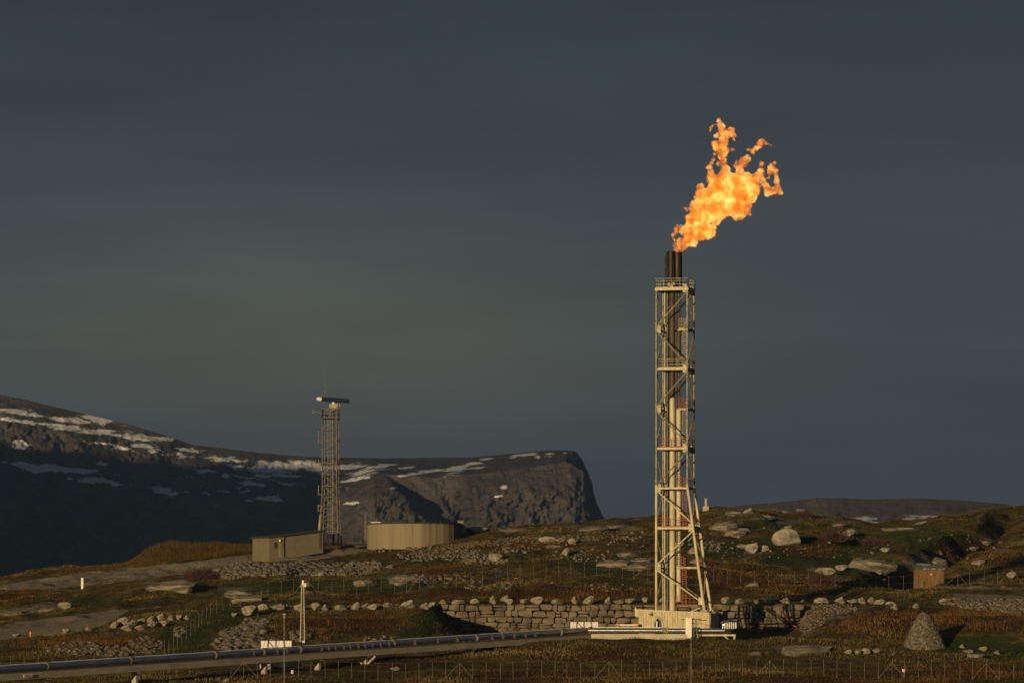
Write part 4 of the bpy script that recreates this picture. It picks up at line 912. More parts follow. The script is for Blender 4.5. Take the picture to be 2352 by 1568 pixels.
m.box(((x0+x1)/2, sg.y+dpt+.1, (zb_+zt_)/2), (x1-x0, .08, zt_-zb_)); m.box(((x0+x1)/2, sg.y+dpt/2, (zb_+zt_)/2), (x1-x0-.12, dpt-.1, zt_-zb_)); m.build('plank_wall', M_wood, sh)
m = MB(); xa, xb = xx(2101), xx(2171.5); ra, rb = zz(1306.5), zz(1298.5)
m.prism([Vector((xa, sg.y-.35, ra-.05)), Vector((xb, sg.y-.35, ra-.05)), Vector((xb, sg.y-.35, ra+.07)), Vector((xa, sg.y-.35, ra+.07))], Vector((.0, .02, 0)))
for z0, y0, z1, y1 in ((ra, sg.y-.36, rb, sg.y+dpt/2), (rb, sg.y+dpt/2, ra, sg.y+dpt+.36)):
    m.add([(xa, y0, z0), (xb, y0, z0), (xb, y1, z1), (xa, y1, z1), (xa, y0, z0+.1), (xb, y0, z0+.1), (xb, y1, z1+.1), (xa, y1, z1+.1)], [(0,1,2,3),(4,5,6,7),(0,1,5,4),(2,3,7,6),(0,3,7,4),(1,2,6,5)])
m.build('roof', M_slate, sh)
m = MB(); m.box((xx(2139), sg.y-.17, zz(1318)), (4*kd, .03, 3.4*kd)); m.build('yellow_sign', M_yellow, sh)
m = MB(); m.box((xx(2107), sg.y-.15, (zb_+zt_)/2), (.14, .1, zt_-zb_)); m.box((xx(2158), sg.y-.14, zz(1338)), (.22, .08, 14*kd)); m.box((xx(2122), sg.y-.14, zz(1340)), (.16, .08, 12*kd)); m.build('corner_board', M_darkst, sh)

def post_thing(name, px, row0, row1, D, w_, mt, label, cat, extra=None):
    a = P(px, row1, D); b = P(px, row0, D); m = MB(); m.tube([a, b], w_, 8)
    t_ = thing(name, a, label, cat); m.build('pole', mt, t_, smooth=True)
    if extra: extra(t_, b)
    return t_
def lamp_head(t_, b):
    m = MB(); m.box(b+Vector((0,0,.05)), (.32,.25,.12)); m.box(b+Vector((0,-.03,-.25)), (.16,.14,.2)); m.build('lamp_head', M_galv, t_)
post_thing('lamp_post', 653, 1411, 1588, 425, .07, M_galvd, 'tall thin grey lamp post rising in front of the trestle at the white tarpaulin', 'lamp post', lamp_head)
post_thing('lamp_post', 1587.5, 1462, 1590, 424, .05, M_galvd, 'thin grey pole in the grass in front of the white gate post', 'pole')
g = pick(189, 1351); k_ = g.y/F
m = MB(); m.box(g+Vector((0,0,12*k_)), (5*k_, 4*k_, 25*k_)); m.box(g+Vector((0,0,24.8*k_)), (5.6*k_, 4.6*k_, .08)); o = m.build('marker_post', M_white, None, g); tag(o, 'short pale square marker post standing beside the gravel road at left', 'marker post')
g = pick(70, 1463); k_ = g.y/F; t_ = thing('delineator_post', g, 'slim orange delineator post with a yellow band on the left gravel strip', 'delineator')
m = MB(); m.tube([g-EZ*.1, g+EZ*14*k_], .085, 8); m.build('post', M_orange, t_)
m = MB(); m.tube([g+EZ*8*k_, g+EZ*11*k_], .10, 8); m.build('reflector_band', M_yellow, t_)
g = pick(2030, 1344); k_ = g.y/F; t_ = thing('yellow_marker_sign', g, 'small yellow sign on a short post along the upper fence left of the shed', 'sign')
m = MB(); m.tube([g-EZ*.1, g+EZ*11*k_], .05, 6); m.build('post', M_galv, t_)
m = MB(); m.box(g+EZ*13*k_-Vector((0,.08,0)), (5.5*k_, .04, 4*k_)); m.build('sign_plate', M_yellow, t_)
# slim lattice mast behind the pipe
md0 = P(696.5, 1484, 462); t_ = thing('slim_lattice_mast', md0, 'slim cream lattice mast with a small camera on top behind the silver pipe', 'lattice mast')
def mc(k, row):
    f = (row-1336)/(1484-1336); h = 3.4+4.4*f; c = P(696.5+1*f, row, 462); a = math.radians(20+90*k); return c+Vector((math.cos(a)*h*1.05, math.sin(a)*h*1.05, 0))*(462/F)
for k in range(4):
    m = MB(); m.tube([mc(k, 1340), mc(k, 1484)], .055, 6); m.build('leg', M_cream, t_, smooth=True)
m = MB()
for i in range(18):
    r0 = 1345+i*7.8
    for k in range(4): m.bar(mc(k, r0), mc((k+1) % 4, r0), .045); m.bar(mc(k, r0), mc((k+1) % 4, r0+7.8), .03)
m.build('lattice_bracing', M_galvd, t_)
m = MB(); m.tube([P(696,1342,462), P(696,1332,462)], .13, 8); m.box(P(699.5,1343,462), (.35,.3,.4)); m.box(P(697,1477,461.5), (.3,.3,.6)); m.build('camera', M_white, t_)
# signs
def sign(px, row, D, w_, h_, label, cells, postto=None):
    c = P(px, row, D); k = D/F; t_ = thing('warning_sign', c-EZ*(h_/2*k), label, 'sign')
    m = MB(); m.box(c, (w_*k, .04, h_*k)); m.build('sign_plate', M_white, t_)
    m = MB()
    for (a, b, w2, h2) in cells: m.box(c+Vector((a*k, -.03, b*k)), (w2*k, .02, h2*k))
    m.build('red_symbol', M_red, t_)
    if postto:
        m = MB(); m.tube([P(px, row, D+.06), P(px, postto, D+.06)], .03, 6); m.build('post', M_galvd, t_)
sign(671, 1542, 436, 4.6, 7.6, 'small white sign with a red mark on the lower fence near the lamp post', [(0, 1.6, 2.2, 1.6), (.3, -1.2, 1.6, 2.2)], 1570)
sign(2075.5, 1539, 436, 6, 7, 'small white sign with a red mark on the lower fence at far right', [(0, 1.4, 1.8, 1.6), (0, -1.0, 1.5, 2.2)], 1572)
c = onAB(50); k = c.y/F; q = c+nAB*-.0; fn = Vector((dAB.y, -dAB.x, 0)).normalized()
if fn.y > 0: fn = -fn
t_ = thing('pipe_sign', c+fn*.9, 'white sign with red lettering fixed to the trestle beam at far left', 'sign')
m = MB(); m.box(c+fn*.88, (32*k, .04, 6.6*k), (dAB, fn, EZ)); m.build('sign_plate', M_white, t_)
m = MB()
for i in range(4):
    x = -10.5+i*4.4; cc = c+fn*.91+dAB*(x*k)
    for (a, b, w2, h2) in ((-.9, 0, .7, 3.4), (.9, 0, .7, 3.4), (0, 1.3 if i != 1 else 0, 1.6, .7), (0, -1.4 if i % 2 else .1, 1.6, .7)): m.box(cc+dAB*(a*k)+EZ*(b*k), (w2*k, .02, h2*k), (dAB, fn, EZ))
cc = c+fn*.91+dAB*(12*k)
for (a, b, w2, h2) in ((0, 0, 1.2, 4), (-.8, 0, 3.0, 1.1)): m.box(cc+dAB*(a*k)+EZ*(b*k), (w2*k, .02, h2*k), (dAB, fn, EZ))
m.build('red_lettering', M_red, t_)
# orange hose hanging down the wall, orange scraps
m = MB(); hp = [P(1797, 1389, 524), P(1797, 1397, 522.5), P(1801, 1410, 522.4), P(1810, 1424, 522.3), P(1820, 1435, 522), P(1830, 1439, 521)]
m.tube(hp, .085, 8); o = m.build('hose', mat('faded red hose', (.34,.07,.04), (.25,.05,.03), 2), None, hp[0], smooth=True); tag(o, 'red hose hanging down the stone wall right of the tower', 'hose')
for px, row, dx, dz, lb in ((1234, 1347, 5, -9, 'longer orange strip of tape lying in the rusty grass above the wall'), (1182, 1331, 9, -1, 'short orange scrap of tape in the grass near the fence')):
    g = pick(px, row); k = g.y/F; m = MB(); m.bar(g+EZ*.25, g+Vector((dx*k, -.1, dz*k+.25)), .2, .06); o = m.build('tape_strip', M_orange, None, g); tag(o, lb, 'tape')

for px, row, w_, h_, lb in ((612, 1537, 26, 15, 'pale leaning concrete slab under the trestle below the tarpaulin'), (668, 1531, 46, 11, 'long pale concrete block on the ground under the trestle')):
    g = P(px, row, 446); k = g.y/F; g.z = min(g.z, float(zg(g.x, g.y))+.3); m = MB()
    m.box(g+EZ*(h_*k*.45), (w_*k, 1.0, h_*k*.9), (Vector((.94,-.25,.12 if w_ < 30 else .02)).normalized(), Vector((.25,.96,0)), EZ)); m.box(g+EZ*(h_*k*.95)+Vector((.2,.1,0)), (w_*k*.5, .7, h_*k*.25))
    o = m.build('concrete_block', M_conc, None, g); tag(o, lb, 'concrete block')

# ------------------------------------------------------------------ rocks
ORD = ['first','second','third','fourth','fifth','sixth','seventh','eighth','ninth','tenth','eleventh','twelfth','thirteenth','fourteenth','fifteenth','sixteenth','seventeenth','eighteenth','nineteenth','twentieth','twenty-first','twenty-second','twenty-third','twenty-fourth','twenty-fifth','twenty-sixth','twenty-seventh','twenty-eighth','twenty-ninth','thirtieth']
def rock_mesh(seed, subd=3, sharp=.5, flat=1.0):
    bm = bmesh.new(); bmesh.ops.create_icosphere(bm, subdivisions=subd, radius=1)
    r_ = random.Random(seed); planes = []
    for k in range(12):
        n_ = Vector((r_.gauss(0,1), r_.gauss(0,1), r_.gauss(0,.9))).normalized(); planes.append((n_, r_.uniform(.42, .82)))
    vs = np.array([v.co[:] for v in bm.verts])
    nx = fbm(vs[:,0]*1.6+seed*3.1+vs[:,2], vs[:,1]*1.6+vs[:,2]*1.3, seed, 4)
    for v, n_ in zip(bm.verts, nx):
        c = v.co.copy()
        for pn, d in planes:
            q = c.dot(pn)
            if q > d: c -= pn*(q-d)*(.55+.45*sharp)
        c *= 1+.13*n_; c.z *= flat; v.co = c
    me = bpy.data.meshes.new('boulder'); bm.to_mesh(me); bm.free()
    me.polygons.foreach_set('use_smooth', [True]*len(me.polygons))
    try: me.set_sharp_from_angle(angle=math.radians(18))
    except Exception: pass
    return me
ROCKS = [rock_mesh(s, 3, .9) for s in range(8)]
def slab_mesh(seed):
    bm = bmesh.new(); bmesh.ops.create_icosphere(bm, subdivisions=4, radius=1); r_ = random.Random(seed)
    cuts = [(Vector((math.cos(a), math.sin(a), r_.uniform(-.2, .3))).normalized(), r_.uniform(.5, .92)) for a in [r_.uniform(0, 6.283) for _ in range(7)]]
    tops = [(Vector((r_.gauss(0, .28), r_.gauss(-.1, .3), 1)).normalized(), r_.uniform(.45, .8)) for _ in range(4)]
    vs = np.array([v.co[:] for v in bm.verts]); n1 = fbm(vs[:,0]*1.7+seed, vs[:,1]*1.7+vs[:,2], seed, 5, .6); n2 = fbm(vs[:,0]*5+seed, vs[:,1]*5+vs[:,2]*3, seed+5, 4, .6)
    for v, a, b in zip(bm.verts, n1, n2):
        c = v.co*(1+.38*a)
        for pn, d in cuts+tops:
            q = c.dot(pn)
            if q > d: c -= pn*(q-d)*.93
        c = c*(1+.07*b); c.z += .06*math.floor(3*(a+.5))   # stepped cracks
        v.co = c
    me = bpy.data.meshes.new('outcrop'); bm.to_mesh(me); bm.free(); me.polygons.foreach_set('use_smooth', [True]*len(me.polygons))
    try: me.set_sharp_from_angle(angle=math.radians(22))
    except Exception: pass
    return me
SLABS = [slab_mesh(s+40) for s in range(9)]
for me in ROCKS: me.materials.append(M_rock)
for me in SLABS: me.materials.append(M_rockd)
def boulder(px, row, wpx, hpx, label, group=None, slab=False, D=None, name='boulder', cat='boulder', depth=.8, rot=None):
    """wpx, hpx = size seen in the photograph; row = its foot"""
    g = pick(px, row) if D is None else P(px, row, D)
    k = g.y/F; me = rnd.choice(SLABS if slab else ROCKS)
    o = link(name, me, None, None, None)
    sw, sh_ = wpx*k/2/.85, hpx*k/(1.25 if slab else 1.55)
    o.scale = (sw, max(sw*depth, .3), sh_); o.rotation_euler = (rnd.uniform(.05,.18) if slab else rnd.uniform(-.15,.15), rnd.uniform(-.12,.12), rnd.uniform(-.25,.25) if slab or wpx > 30 else rnd.uniform(-.6,.6))
    o.location = (g.x, g.y+sw*depth*.45, g.z+(hpx*k*.5 if not slab else hpx*k*.18))
    return tag(o, label, cat, group)
# big single rocks and polished outcrops: (px, foot row, width, height, label)
OUT = [(402,1356,124,26,'long pale polished outcrop beside the dark bush left of the lattice mast',1),
 (550,1368,70,16,'flat grey outcrop below the rubble bank, upper of two',1),(575,1381,84,14,'low grey outcrop just above the boulder row, left of the slim mast',1),
 (840,1342,50,15,'split pale slab left of the long grey outcrop in the grass',1),(930,1337,96,22,'long low grey outcrop in green grass above the fence, right of the split slab',1),
 (1412,1302,84,18,'broad cracked slab left of the tower under the hill crest',1),(1470,1309,60,16,'pale slab touching the tower left side above the fence',1),(1438,1278,46,12,'small flat slab above the broad cracked slab left of the tower',1),
 (1476,1290,50,10,'thin pale slab high beside the tower left leg',1),
 (1672,1219,74,26,'large rounded pale rock upper of the pair right of the tower',1),(1708,1222,44,14,'slanting pale slab touching the large rounded rock right of the tower',1),(1686,1232,50,19,'large rounded pale rock lower of the pair right of the tower',1),
 (1810,1256,62,38,'big isolated pale boulder with a dark shadow on the right hillside',0),
 (2118,1308,60,18,'pale cracked slab directly behind the timber shed, lower left one',1),(2152,1305,76,30,'pale cracked slab behind the timber shed, upper right one',1),
 (2000,1308,110,30,'long bluish slab in the shaded hollow left of the shed',1),(1900,1322,46,18,'broken block at the left end of the shaded hollow',0),(1935,1312,34,14,'grey block beside the shaded hollow',0),
 (1838,1502,128,20,'long pale outcrop in the foreground grass right of the tower',1),(1735,1504,46,8,'small flat pale stone left of the long foreground outcrop',1),
 (1414,1215,60,12,'pale crest slab left of the tower against the sky',1),(1360,1217,70,9,'low flat crest slab left of the pale crest slab',1),(1182,1219,60,7,'flat pale rock patch on the crest right of the tank',1),
 (1098,1226,66,16,'jagged pale crest rock right of the concrete tank',0),(1030,1234,24,24,'upright pointed pale rock in front of the tank',0),(1052,1238,36,15,'rounded pale rock beside the pointed rock in front of the tank',0),
 (985,1238,70,14,'grey bedrock patch in front of the tank, right one',1),(930,1245,70,12,'grey bedrock patch in front of the tank, left one',1),
 (1140,1292,40,20,'square grey boulder in the middle of the hillside below the tank',0),(1262,1246,44,14,'flat pale boulder on the upper hillside, left of two',0),(1284,1246,26,12,'flat pale boulder on the upper hillside, right of two',0),
 (1315,1250,18,13,'small pale cube-like boulder right of the two flat boulders',0),(1300,1276,26,16,'leaning pale boulder in green grass below the crest',0),(1276,1258,46,9,'flat pale slab below the two flat boulders',1),
 (1730,1270,32,22,'pale block on the slope right of the tower above rusty grass',0),(1710,1258,34,12,'grey flat stone above the pale block right of the tower',1),(1758,1267,20,14,'small pale stone right of the pale block',0),
 (575,1416,44,24,'largest pale boulder at the left end of the boulder row',0),(540,1415,22,10,'small rounded boulder left of the largest pale boulder',0),
 (150,1397,30,15,'grey boulder in grass above the left gravel strip',0),(110,1403,46,8,'flat rock left of the grey boulder above the gravel strip',1),(30,1412,70,10,'flat rock at the left edge above the gravel strip',1),
 (152,1454,24,13,'pale stone at the lower edge of the left gravel strip',0),(203,1448,18,11,'rounded pale stone right of the pale stone on the gravel edge',0),(38,1462,26,8,'flat pale stones near the orange delineator',0),
 (896,1307,24,10,'pale oval boulder right of the rubble bank',0),(738,1322,14,8,'small stone below the rubble bank in green grass',0),(700,1348,26,12,'flat stone near the top of the slim lattice mast',1),(705,1362,44,9,'grey flat stone behind the slim lattice mast',1),
 (2250,1298,40,12,'pale stones right of the slabs behind the shed',0),(2325,1328,26,14,'pale rock high at the right edge of the hillside',0),(2230,1262,34,8,'flat rock on the dark right hillside, lower one',1),(2262,1250,26,9,'flat rock on the dark right hillside, upper one',1),
 (2035,1270,24,12,'lone pale rock in the shaded slope above the shed',0),(2005,1290,30,8,'small grey slab in the shaded slope above the shed',1),
 (1730,1346,34,10,'flat pale rock by the fence posts right of the tower',1),(1690,1182,46,11,'flat pale crest rock right of the monument',1),(1720,1180,30,12,'pale crest rock with a pointed top right of the monument',0),(1762,1190,34,9,'low crest rock above the big isolated boulder',1),
 (1810,1213,30,8,'flat rock above the big isolated boulder on the right hill',1),(1950,1232,44,16,'craggy rock below the white patch on the right skyline',0),(2050,1218,40,8,'flat pale rock on the right crest, left one',1),(2085,1216,44,8,'flat pale rock on the right crest, right one',1),
 (1925,1208,34,8,'flat rock on the crest left of the white patch',1),(2120,1202,30,7,'small flat rock near the right rise of the crest',1),
 (1592,1272,30,14,'pale rock just right of the tower below its lower deck',0),(1600,1296,34,12,'grey rock right of the tower at mid slope',0),(1560,1256,30,12,'pale rock seen through the lower tower bay',0),
 (1160,1380,24,12,'dark boulder buried above the stone wall',0),(905,1540,24,10,'pale block under the trestle end',0),(520,1566,20,8,'squat pale concrete block in the lower foreground grass',0)]
for i, (px, row, w_, h_, lb, sl) in enumerate(OUT):
    boulder(px, row, w_, h_, lb, None, bool(sl))
# row of boulders along the terrace edge, left of the wall
row1 = [(606,1398,26,14),(635,1400,34,18),(655,1398,22,16),(688,1400,24,16),(727,1400,30,18),(745,1399,20,14),(783,1398,34,15),(818,1396,26,15),(838,1396,22,14),(858,1397,26,13),(888,1392,26,11),(938,1394,40,19),(975,1396,24,14),(996,1396,26,20)]
for i, (px, row, w_, h_) in enumerate(row1):
    boulder(px, row+3, w_, h_, '%s boulder from the left in the terrace row left of the stone wall' % ORD[i], 'boulders in the row left of the stone wall')
row2 = [(1016,1388,24,12),(1053,1388,30,11),(1092,1389,24,11),(1131,1389,20,19),(1171,1389,22,12),(1204,1389,22,11),(1236,1388,32,16),(1281,1388,32,13),(1319,1389,14,16),(1354,1388,32,17),(1396,1388,18,16),(1418,1389,26,12),(1450,1389,32,12),(1482,1388,16,13),(1524,1389,26,14),(1553,1389,26,12)]
for i, (px, row, w_, h_) in enumerate(row2):
    g = Vector(((px-CX)/F*527.6, 527.6, 0)); g.z = float(zg(g.x, g.y)); rr = HR-(g.z-EYE)*F/g.y
    boulder(px, min(row, rr), w_, h_, '%s boulder from the left atop the stone wall left of the tower' % ORD[i], 'boulders on the stone wall left of the tower', D=527.2)
row3 = [(1668,1388,26,16),(1700,1387,26,14),(1735,1388,30,13),(1772,1388,26,12),(1805,1388,26,15),(1846,1386,18,11),(1888,1386,32,13),(1930,1386,28,15),(1955,1386,26,12),(1978,1386,30,14),(2002,1388,24,16),(2020,1390,32,13),(2047,1392,28,10)]
for i, (px, row, w_, h_) in enumerate(row3):
    boulder(px, row, w_, h_, '%s boulder from the left atop the stone wall right of the tower' % ORD[i], 'boulders on the stone wall right of the tower', D=527.2)
for px, row, w_, h_, lb in ((2055,1401,18,14,'pale boulder on the dirt slope below the shed, left of two'),(2105,1400,22,14,'pale boulder on the dirt slope below the shed, right of two'),(2170,1384,24,10,'pale stones just below the shed'),(2222,1500,26,10,'pale stone in green grass right of the gravel heap'),(2260,1494,20,9,'pale stone right of the gravel heap, second one'),(2290,1502,18,8,'low pale stone right of the gravel heap, rightmost'),(2210,1488,14,8,'small pale stone nearest the gravel heap'),(2245,1512,50,10,'dark flat rock in front of the stones right of the gravel heap'),
    (1972,1503,18,10,'pale stone right of the long foreground outcrop, first'),(1990,1502,22,13,'pale stone right of the long foreground outcrop, second'),(2010,1500,20,12,'pale stone right of the long foreground outcrop, third'),(1950,1501,18,9,'pale stone at the right tip of the long foreground outcrop'),(2052,1505,12,8,'lone small stone left of the gravel heap foot')):
    boulder(px, row, w_, h_, lb)
row4 = [(262,1440,26,13),(283,1434,26,17),(300,1438,28,16),(322,1430,22,13),(345,1428,22,13),(368,1424,24,15),(391,1424,20,14),(412,1421,20,13),(428,1422,14,10),(290,1448,34,15),(320,1446,30,12),(350,1440,30,14),(375,1436,24,12)]
for i, (px, row, w_, h_) in enumerate(row4):
    boulder(px, row+1, w_, h_, '%s tumbled block listed from the left beside the left gravel strip' % ORD[i], 'blocks of the tumbled bank')

# rubble nobody could count
ICO = np.array([v for v in ((0,.53,.85),(0,-.53,.85),(.85,0,.53),(-.85,0,.53),(.53,.85,0),(-.53,.85,0),(.53,-.85,0),(-.53,-.85,0),(.85,0,-.53),(-.85,0,-.53),(0,.53,-.85),(0,-.53,-.85))])
from mathutils import noise as _n
def hullfaces():
    bm = bmesh.new(); bmesh.ops.create_icosphere(bm, subdivisions=1, radius=1); vs = np.array([v.co[:] for v in bm.verts]); fs = np.array([[v.index for v in f.verts] for f in bm.faces]); bm.free(); return vs, fs
IV, IF = hullfaces()
def rubble(name, label, cat, regions, n, smin, smax, material=None, kind='stuff', sink=.3):
    """regions: (cx, cy, rx, ry, weight) ellipses in the photograph, dropped on the ground"""
    ws = np.array([r[2]*r[3]*(r[4] if len(r) > 4 else 1) for r in regions]); ws = ws/ws.sum()
    Vs = []; Fs = []; b = 0
    for k in range(n):
        r = regions[rng.choice(len(regions), p=ws)]
        a = rng.uniform(0, 6.283); q = math.sqrt(rng.uniform(0, 1)); px = r[0]+r[2]*q*math.cos(a); row = r[1]+r[3]*q*math.sin(a)
        g = pick(px, row, 436); s_ = smin+(smax-smin)*rng.uniform(0, 1)**2.6
        v = IV*np.array([1, rng.uniform(.6, 1), rng.uniform(.5, .95)])*(1+rng.uniform(-.28, .28, (len(IV), 1)))*s_
        an = rng.uniform(0, 6.283); c_, s2 = math.cos(an), math.sin(an); tl = rng.uniform(-.5, .5)
        R_ = np.array([[c_, -s2, 0], [s2, c_, 0], [0, 0, 1]]) @ np.array([[1, 0, 0], [0, math.cos(tl), -math.sin(tl)], [0, math.sin(tl), math.cos(tl)]])
        Vs.append(v @ R_.T+np.array([g.x, g.y, g.z+s_*(.5-sink)])); Fs.append(IF+b); b += len(IV)
    V_ = np.concatenate(Vs); o0 = V_.mean(0); o0[2] = V_[:, 2].min()
    me = fast_mesh(name, V_-o0, np.concatenate(Fs)); return tag(link(name, me, material or M_rubble, None, Vector(o0)), label, cat, None, kind)
rubble('rubble', 'bank of broken grey rubble below the hut and mast', 'rubble', [(600,1308,90,14),(700,1308,80,14),(790,1308,80,13),(530,1316,40,14),(850,1300,26,8)], 2300, .12, .78, sink=.42)
rubble('rubble', 'slope of broken stones under the largest boulder left of the tarpaulin', 'rubble', [(580,1445,30,22),(550,1460,40,20),(530,1480,40,14),(600,1428,20,8),(690,1462,24,12),(620,1480,40,10)], 1100, .12, .66, sink=.4)
rubble('rubble', 'scattered broken stones on the lower left bank behind the silver pipe', 'rubble', [(335,1482,40,18),(180,1488,50,16),(260,1496,50,12),(130,1492,40,8,.4),(410,1450,14,12)], 800, .10, .46, sink=.4)
rubble('rubble', 'scattered stones on the middle hillside below the tank', 'rubble', [(1010,1270,90,14),(1080,1278,70,14),(960,1280,50,10),(1110,1290,60,6),(900,1262,50,10,.4),(1180,1262,60,8,.4),(960,1250,40,7)], 760, .10, .52, sink=.35)
rubble('rubble', 'streak of small white stones near the crest left of the tower', 'rubble', [(1120,1248,60,6),(1220,1240,80,7),(1320,1236,70,7),(1050,1254,40,5),(1420,1235,60,5,.4)], 900, .08, .34)
rubble('rubble', 'loose stones in the grass left and right of the tower foot slope', 'rubble', [(1000,1330,110,10,.7),(1120,1345,60,12,.6),(1230,1345,60,8,.3),(1340,1280,80,10,.5),(1620,1252,40,10),(1660,1262,40,8),(1400,1350,60,8,.3),(1080,1465,30,14),(1050,1440,20,16),(870,1470,40,12,.8),(930,1480,60,8,.6),(1800,1250,250,40,.08),(2200,1260,120,30,.08),(1330,1240,180,30,.12)], 900, .10, .42)
rubble('rubble', 'dark fissured stone strip at far right below the shed road', 'rubble', [(2270,1390,70,11),(2330,1396,40,14),(2200,1384,40,8),(2350,1390,40,14)], 900, .14, .5)
rubble('rubble', 'fine gravelly stones on the dirt slope right of the wall', 'rubble', [(1895,1400,40,14),(1870,1425,26,16),(1930,1398,40,10),(1850,1440,16,12)], 600, .08, .30)
# gravel heap: a cone of stones
g0 = P(2130, 1497, 477); kk = 477/F
tpz = EYE+(HR-1402)*kk; Vs = []; Fs = []; b = 0
bz = float(zg(g0.x, 477))-.2
def heap_r(t_): return (50*t_**.9+2)*kk
cone = MB(); rings = []
for j in range(13):
    t_ = j/12; cone_ring = []
    for k in range(28):
        a = 2*math.pi*k/28; rr = heap_r(t_)*(1+.10*math.sin(3*a+1)+.05*math.sin(7*a)); cone_ring.append((g0.x+rr*math.cos(a)-4*kk*(1-t_), 480+rr*math.sin(a), tpz-.25+(bz-tpz)*(.55*t_+.45*t_**1.6)))
    rings.append(cone_ring)
cv = [p for r in rings for p in r]; cf = [(j*28+k, j*28+(k+1) % 28, (j+1)*28+(k+1) % 28, (j+1)*28+k) for j in range(12) for k in range(28)]
cv.append((g0.x-4*kk, 480, tpz)); cf += [(len(cv)-1, k, (k+1) % 28) for k in range(28)]
cone.add(cv, cf)
for k in range(2600):
    t_ = rng.uniform(0, 1)**.6; a = rng.uniform(math.pi, 2*math.pi)+rng.uniform(-.3, .3); rr = heap_r(t_); s_ = rng.uniform(.07, .26)
    c = np.array([g0.x+rr*math.cos(a)-4*kk*(1-t_), 480+rr*math.sin(a), tpz-.25+(bz-tpz)*(.55*t_+.45*t_**1.6)])
    v = IV*np.array([1, .8, .7])*(1+rng.uniform(-.3, .3, (len(IV), 1)))*s_
    cone.add([tuple(p) for p in (v+c)], [tuple(f) for f in IF])
o = cone.build('gravel_heap', M_rubble, None, (g0.x, 480, bz)); tag(o, 'conical heap of grey gravel in front of the rusty reeds at right', 'gravel heap')

# ------------------------------------------------------------------ dry stone retaining wall
def block(m, c, s, seed, tilt=0):
    r_ = random.Random(seed); N_ = 4; vs = {}; lst = []; fs = []
    jit = [r_.uniform(-.11, .11) for _ in range(6)]
    def vert(i, j, k):
        if (i, j, k) not in vs:
            q = Vector((2*i/N_-1, 2*j/N_-1, 2*k/N_-1)); l = max(q.length, .01); e = q.copy()
            p4 = (abs(q.x)**6+abs(q.y)**6+abs(q.z)**6)**(1/6); e = q/max(p4, .01)*max(abs(q.x), abs(q.y), abs(q.z))
            e = Vector((e.x*(1+jit[0]*e.z*2), e.y, e.z*(1+jit[1]*e.x*2)+jit[2]*e.x))*(1+r_.uniform(-.05, .05))
            vs[(i, j, k)] = len(lst); lst.append(c+Vector((e.x*s[0]/2, e.y*s[1]/2, e.z*s[2]/2)))
        return vs[(i, j, k)]
    for a in range(N_):
        for b_ in range(N_):
            fs += [(vert(a,0,b_), vert(a+1,0,b_), vert(a+1,0,b_+1), vert(a,0,b_+1)), (vert(a,b_,N_), vert(a+1,b_,N_), vert(a+1,b_+1,N_), vert(a,b_+1,N_)),
                   (vert(0,a,b_), vert(0,a,b_+1), vert(0,a+1,b_+1), vert(0,a+1,b_)), (vert(N_,a,b_), vert(N_,a+1,b_), vert(N_,a+1,b_+1), vert(N_,a,b_+1)), (vert(a,b_,0), vert(a,b_+1,0), vert(a+1,b_+1,0), vert(a+1,b_,0))]
    m.add(lst, fs)
def drywall(px0, px1, rows, D, seed, ramp_l=0, ramp_r=0, keep=1.0):
    r_ = random.Random(seed); m = MB(); k = D/F
    for ci, (rt, rb) in enumerate(rows):
        x = px0+r_.uniform(0, 10)
        while x < px1:
            w_ = r_.uniform(10, 35)*(1 if rb-rt > 9 else .8); h_ = (rb-rt)*r_.uniform(.86, 1.02)
            if r_.random() < .2: # two thin stones
                for q in (0, 1):
                    block(m, P(x+w_/2, rt+(rb-rt)*(q*.5+.25), D+.9+r_.uniform(-.1,.1)), ((w_-1.5)*k, 1.4, h_*k*.47), r_.random())
            else: block(m, P(x+w_/2, (rt+rb)/2+1.6*math.sin(x*.03+ci), D+.9+r_.uniform(-.2, .2)), ((w_-.6)*k, 1.4, h_*k*1.06), r_.random())
            x += w_
    # dark earth packed behind the joints
    return m
EARTH = mat('dark packed earth', (.03,.024,.018), (.05,.04,.028), 2, .95)
wl = thing('stone_wall', P(1280, 1450, 523), 'long dry stone retaining wall of big quarried blocks left of the flare tower', 'stone wall')
m = drywall(972, 1650, [(1388,1402),(1402,1417),(1417,1430),(1430,1441),(1441,1452)], 523.2, 3); m.build('stone_facing', M_wallst, wl, smooth=True)
m = MB(); m.box(P(1310, 1421, 524.9), (670*.0569, .8, 62*.0569)); m.build('earth_core', EARTH, wl)
wr = thing('stone_wall', P(1750, 1455, 523), 'dry stone retaining wall of big blocks right of the flare tower crossed by its shadow', 'stone wall')
m = drywall(1652, 1832, [(1388,1403),(1403,1419),(1419,1433),(1433,1445),(1445,1458)], 523.2, 9); m.build('stone_facing', M_wallst, wr, smooth=True)
m = MB(); m.box(P(1742, 1424, 524.9), (176*.0569, .8, 66*.0569)); m.build('earth_core', EARTH, wr)

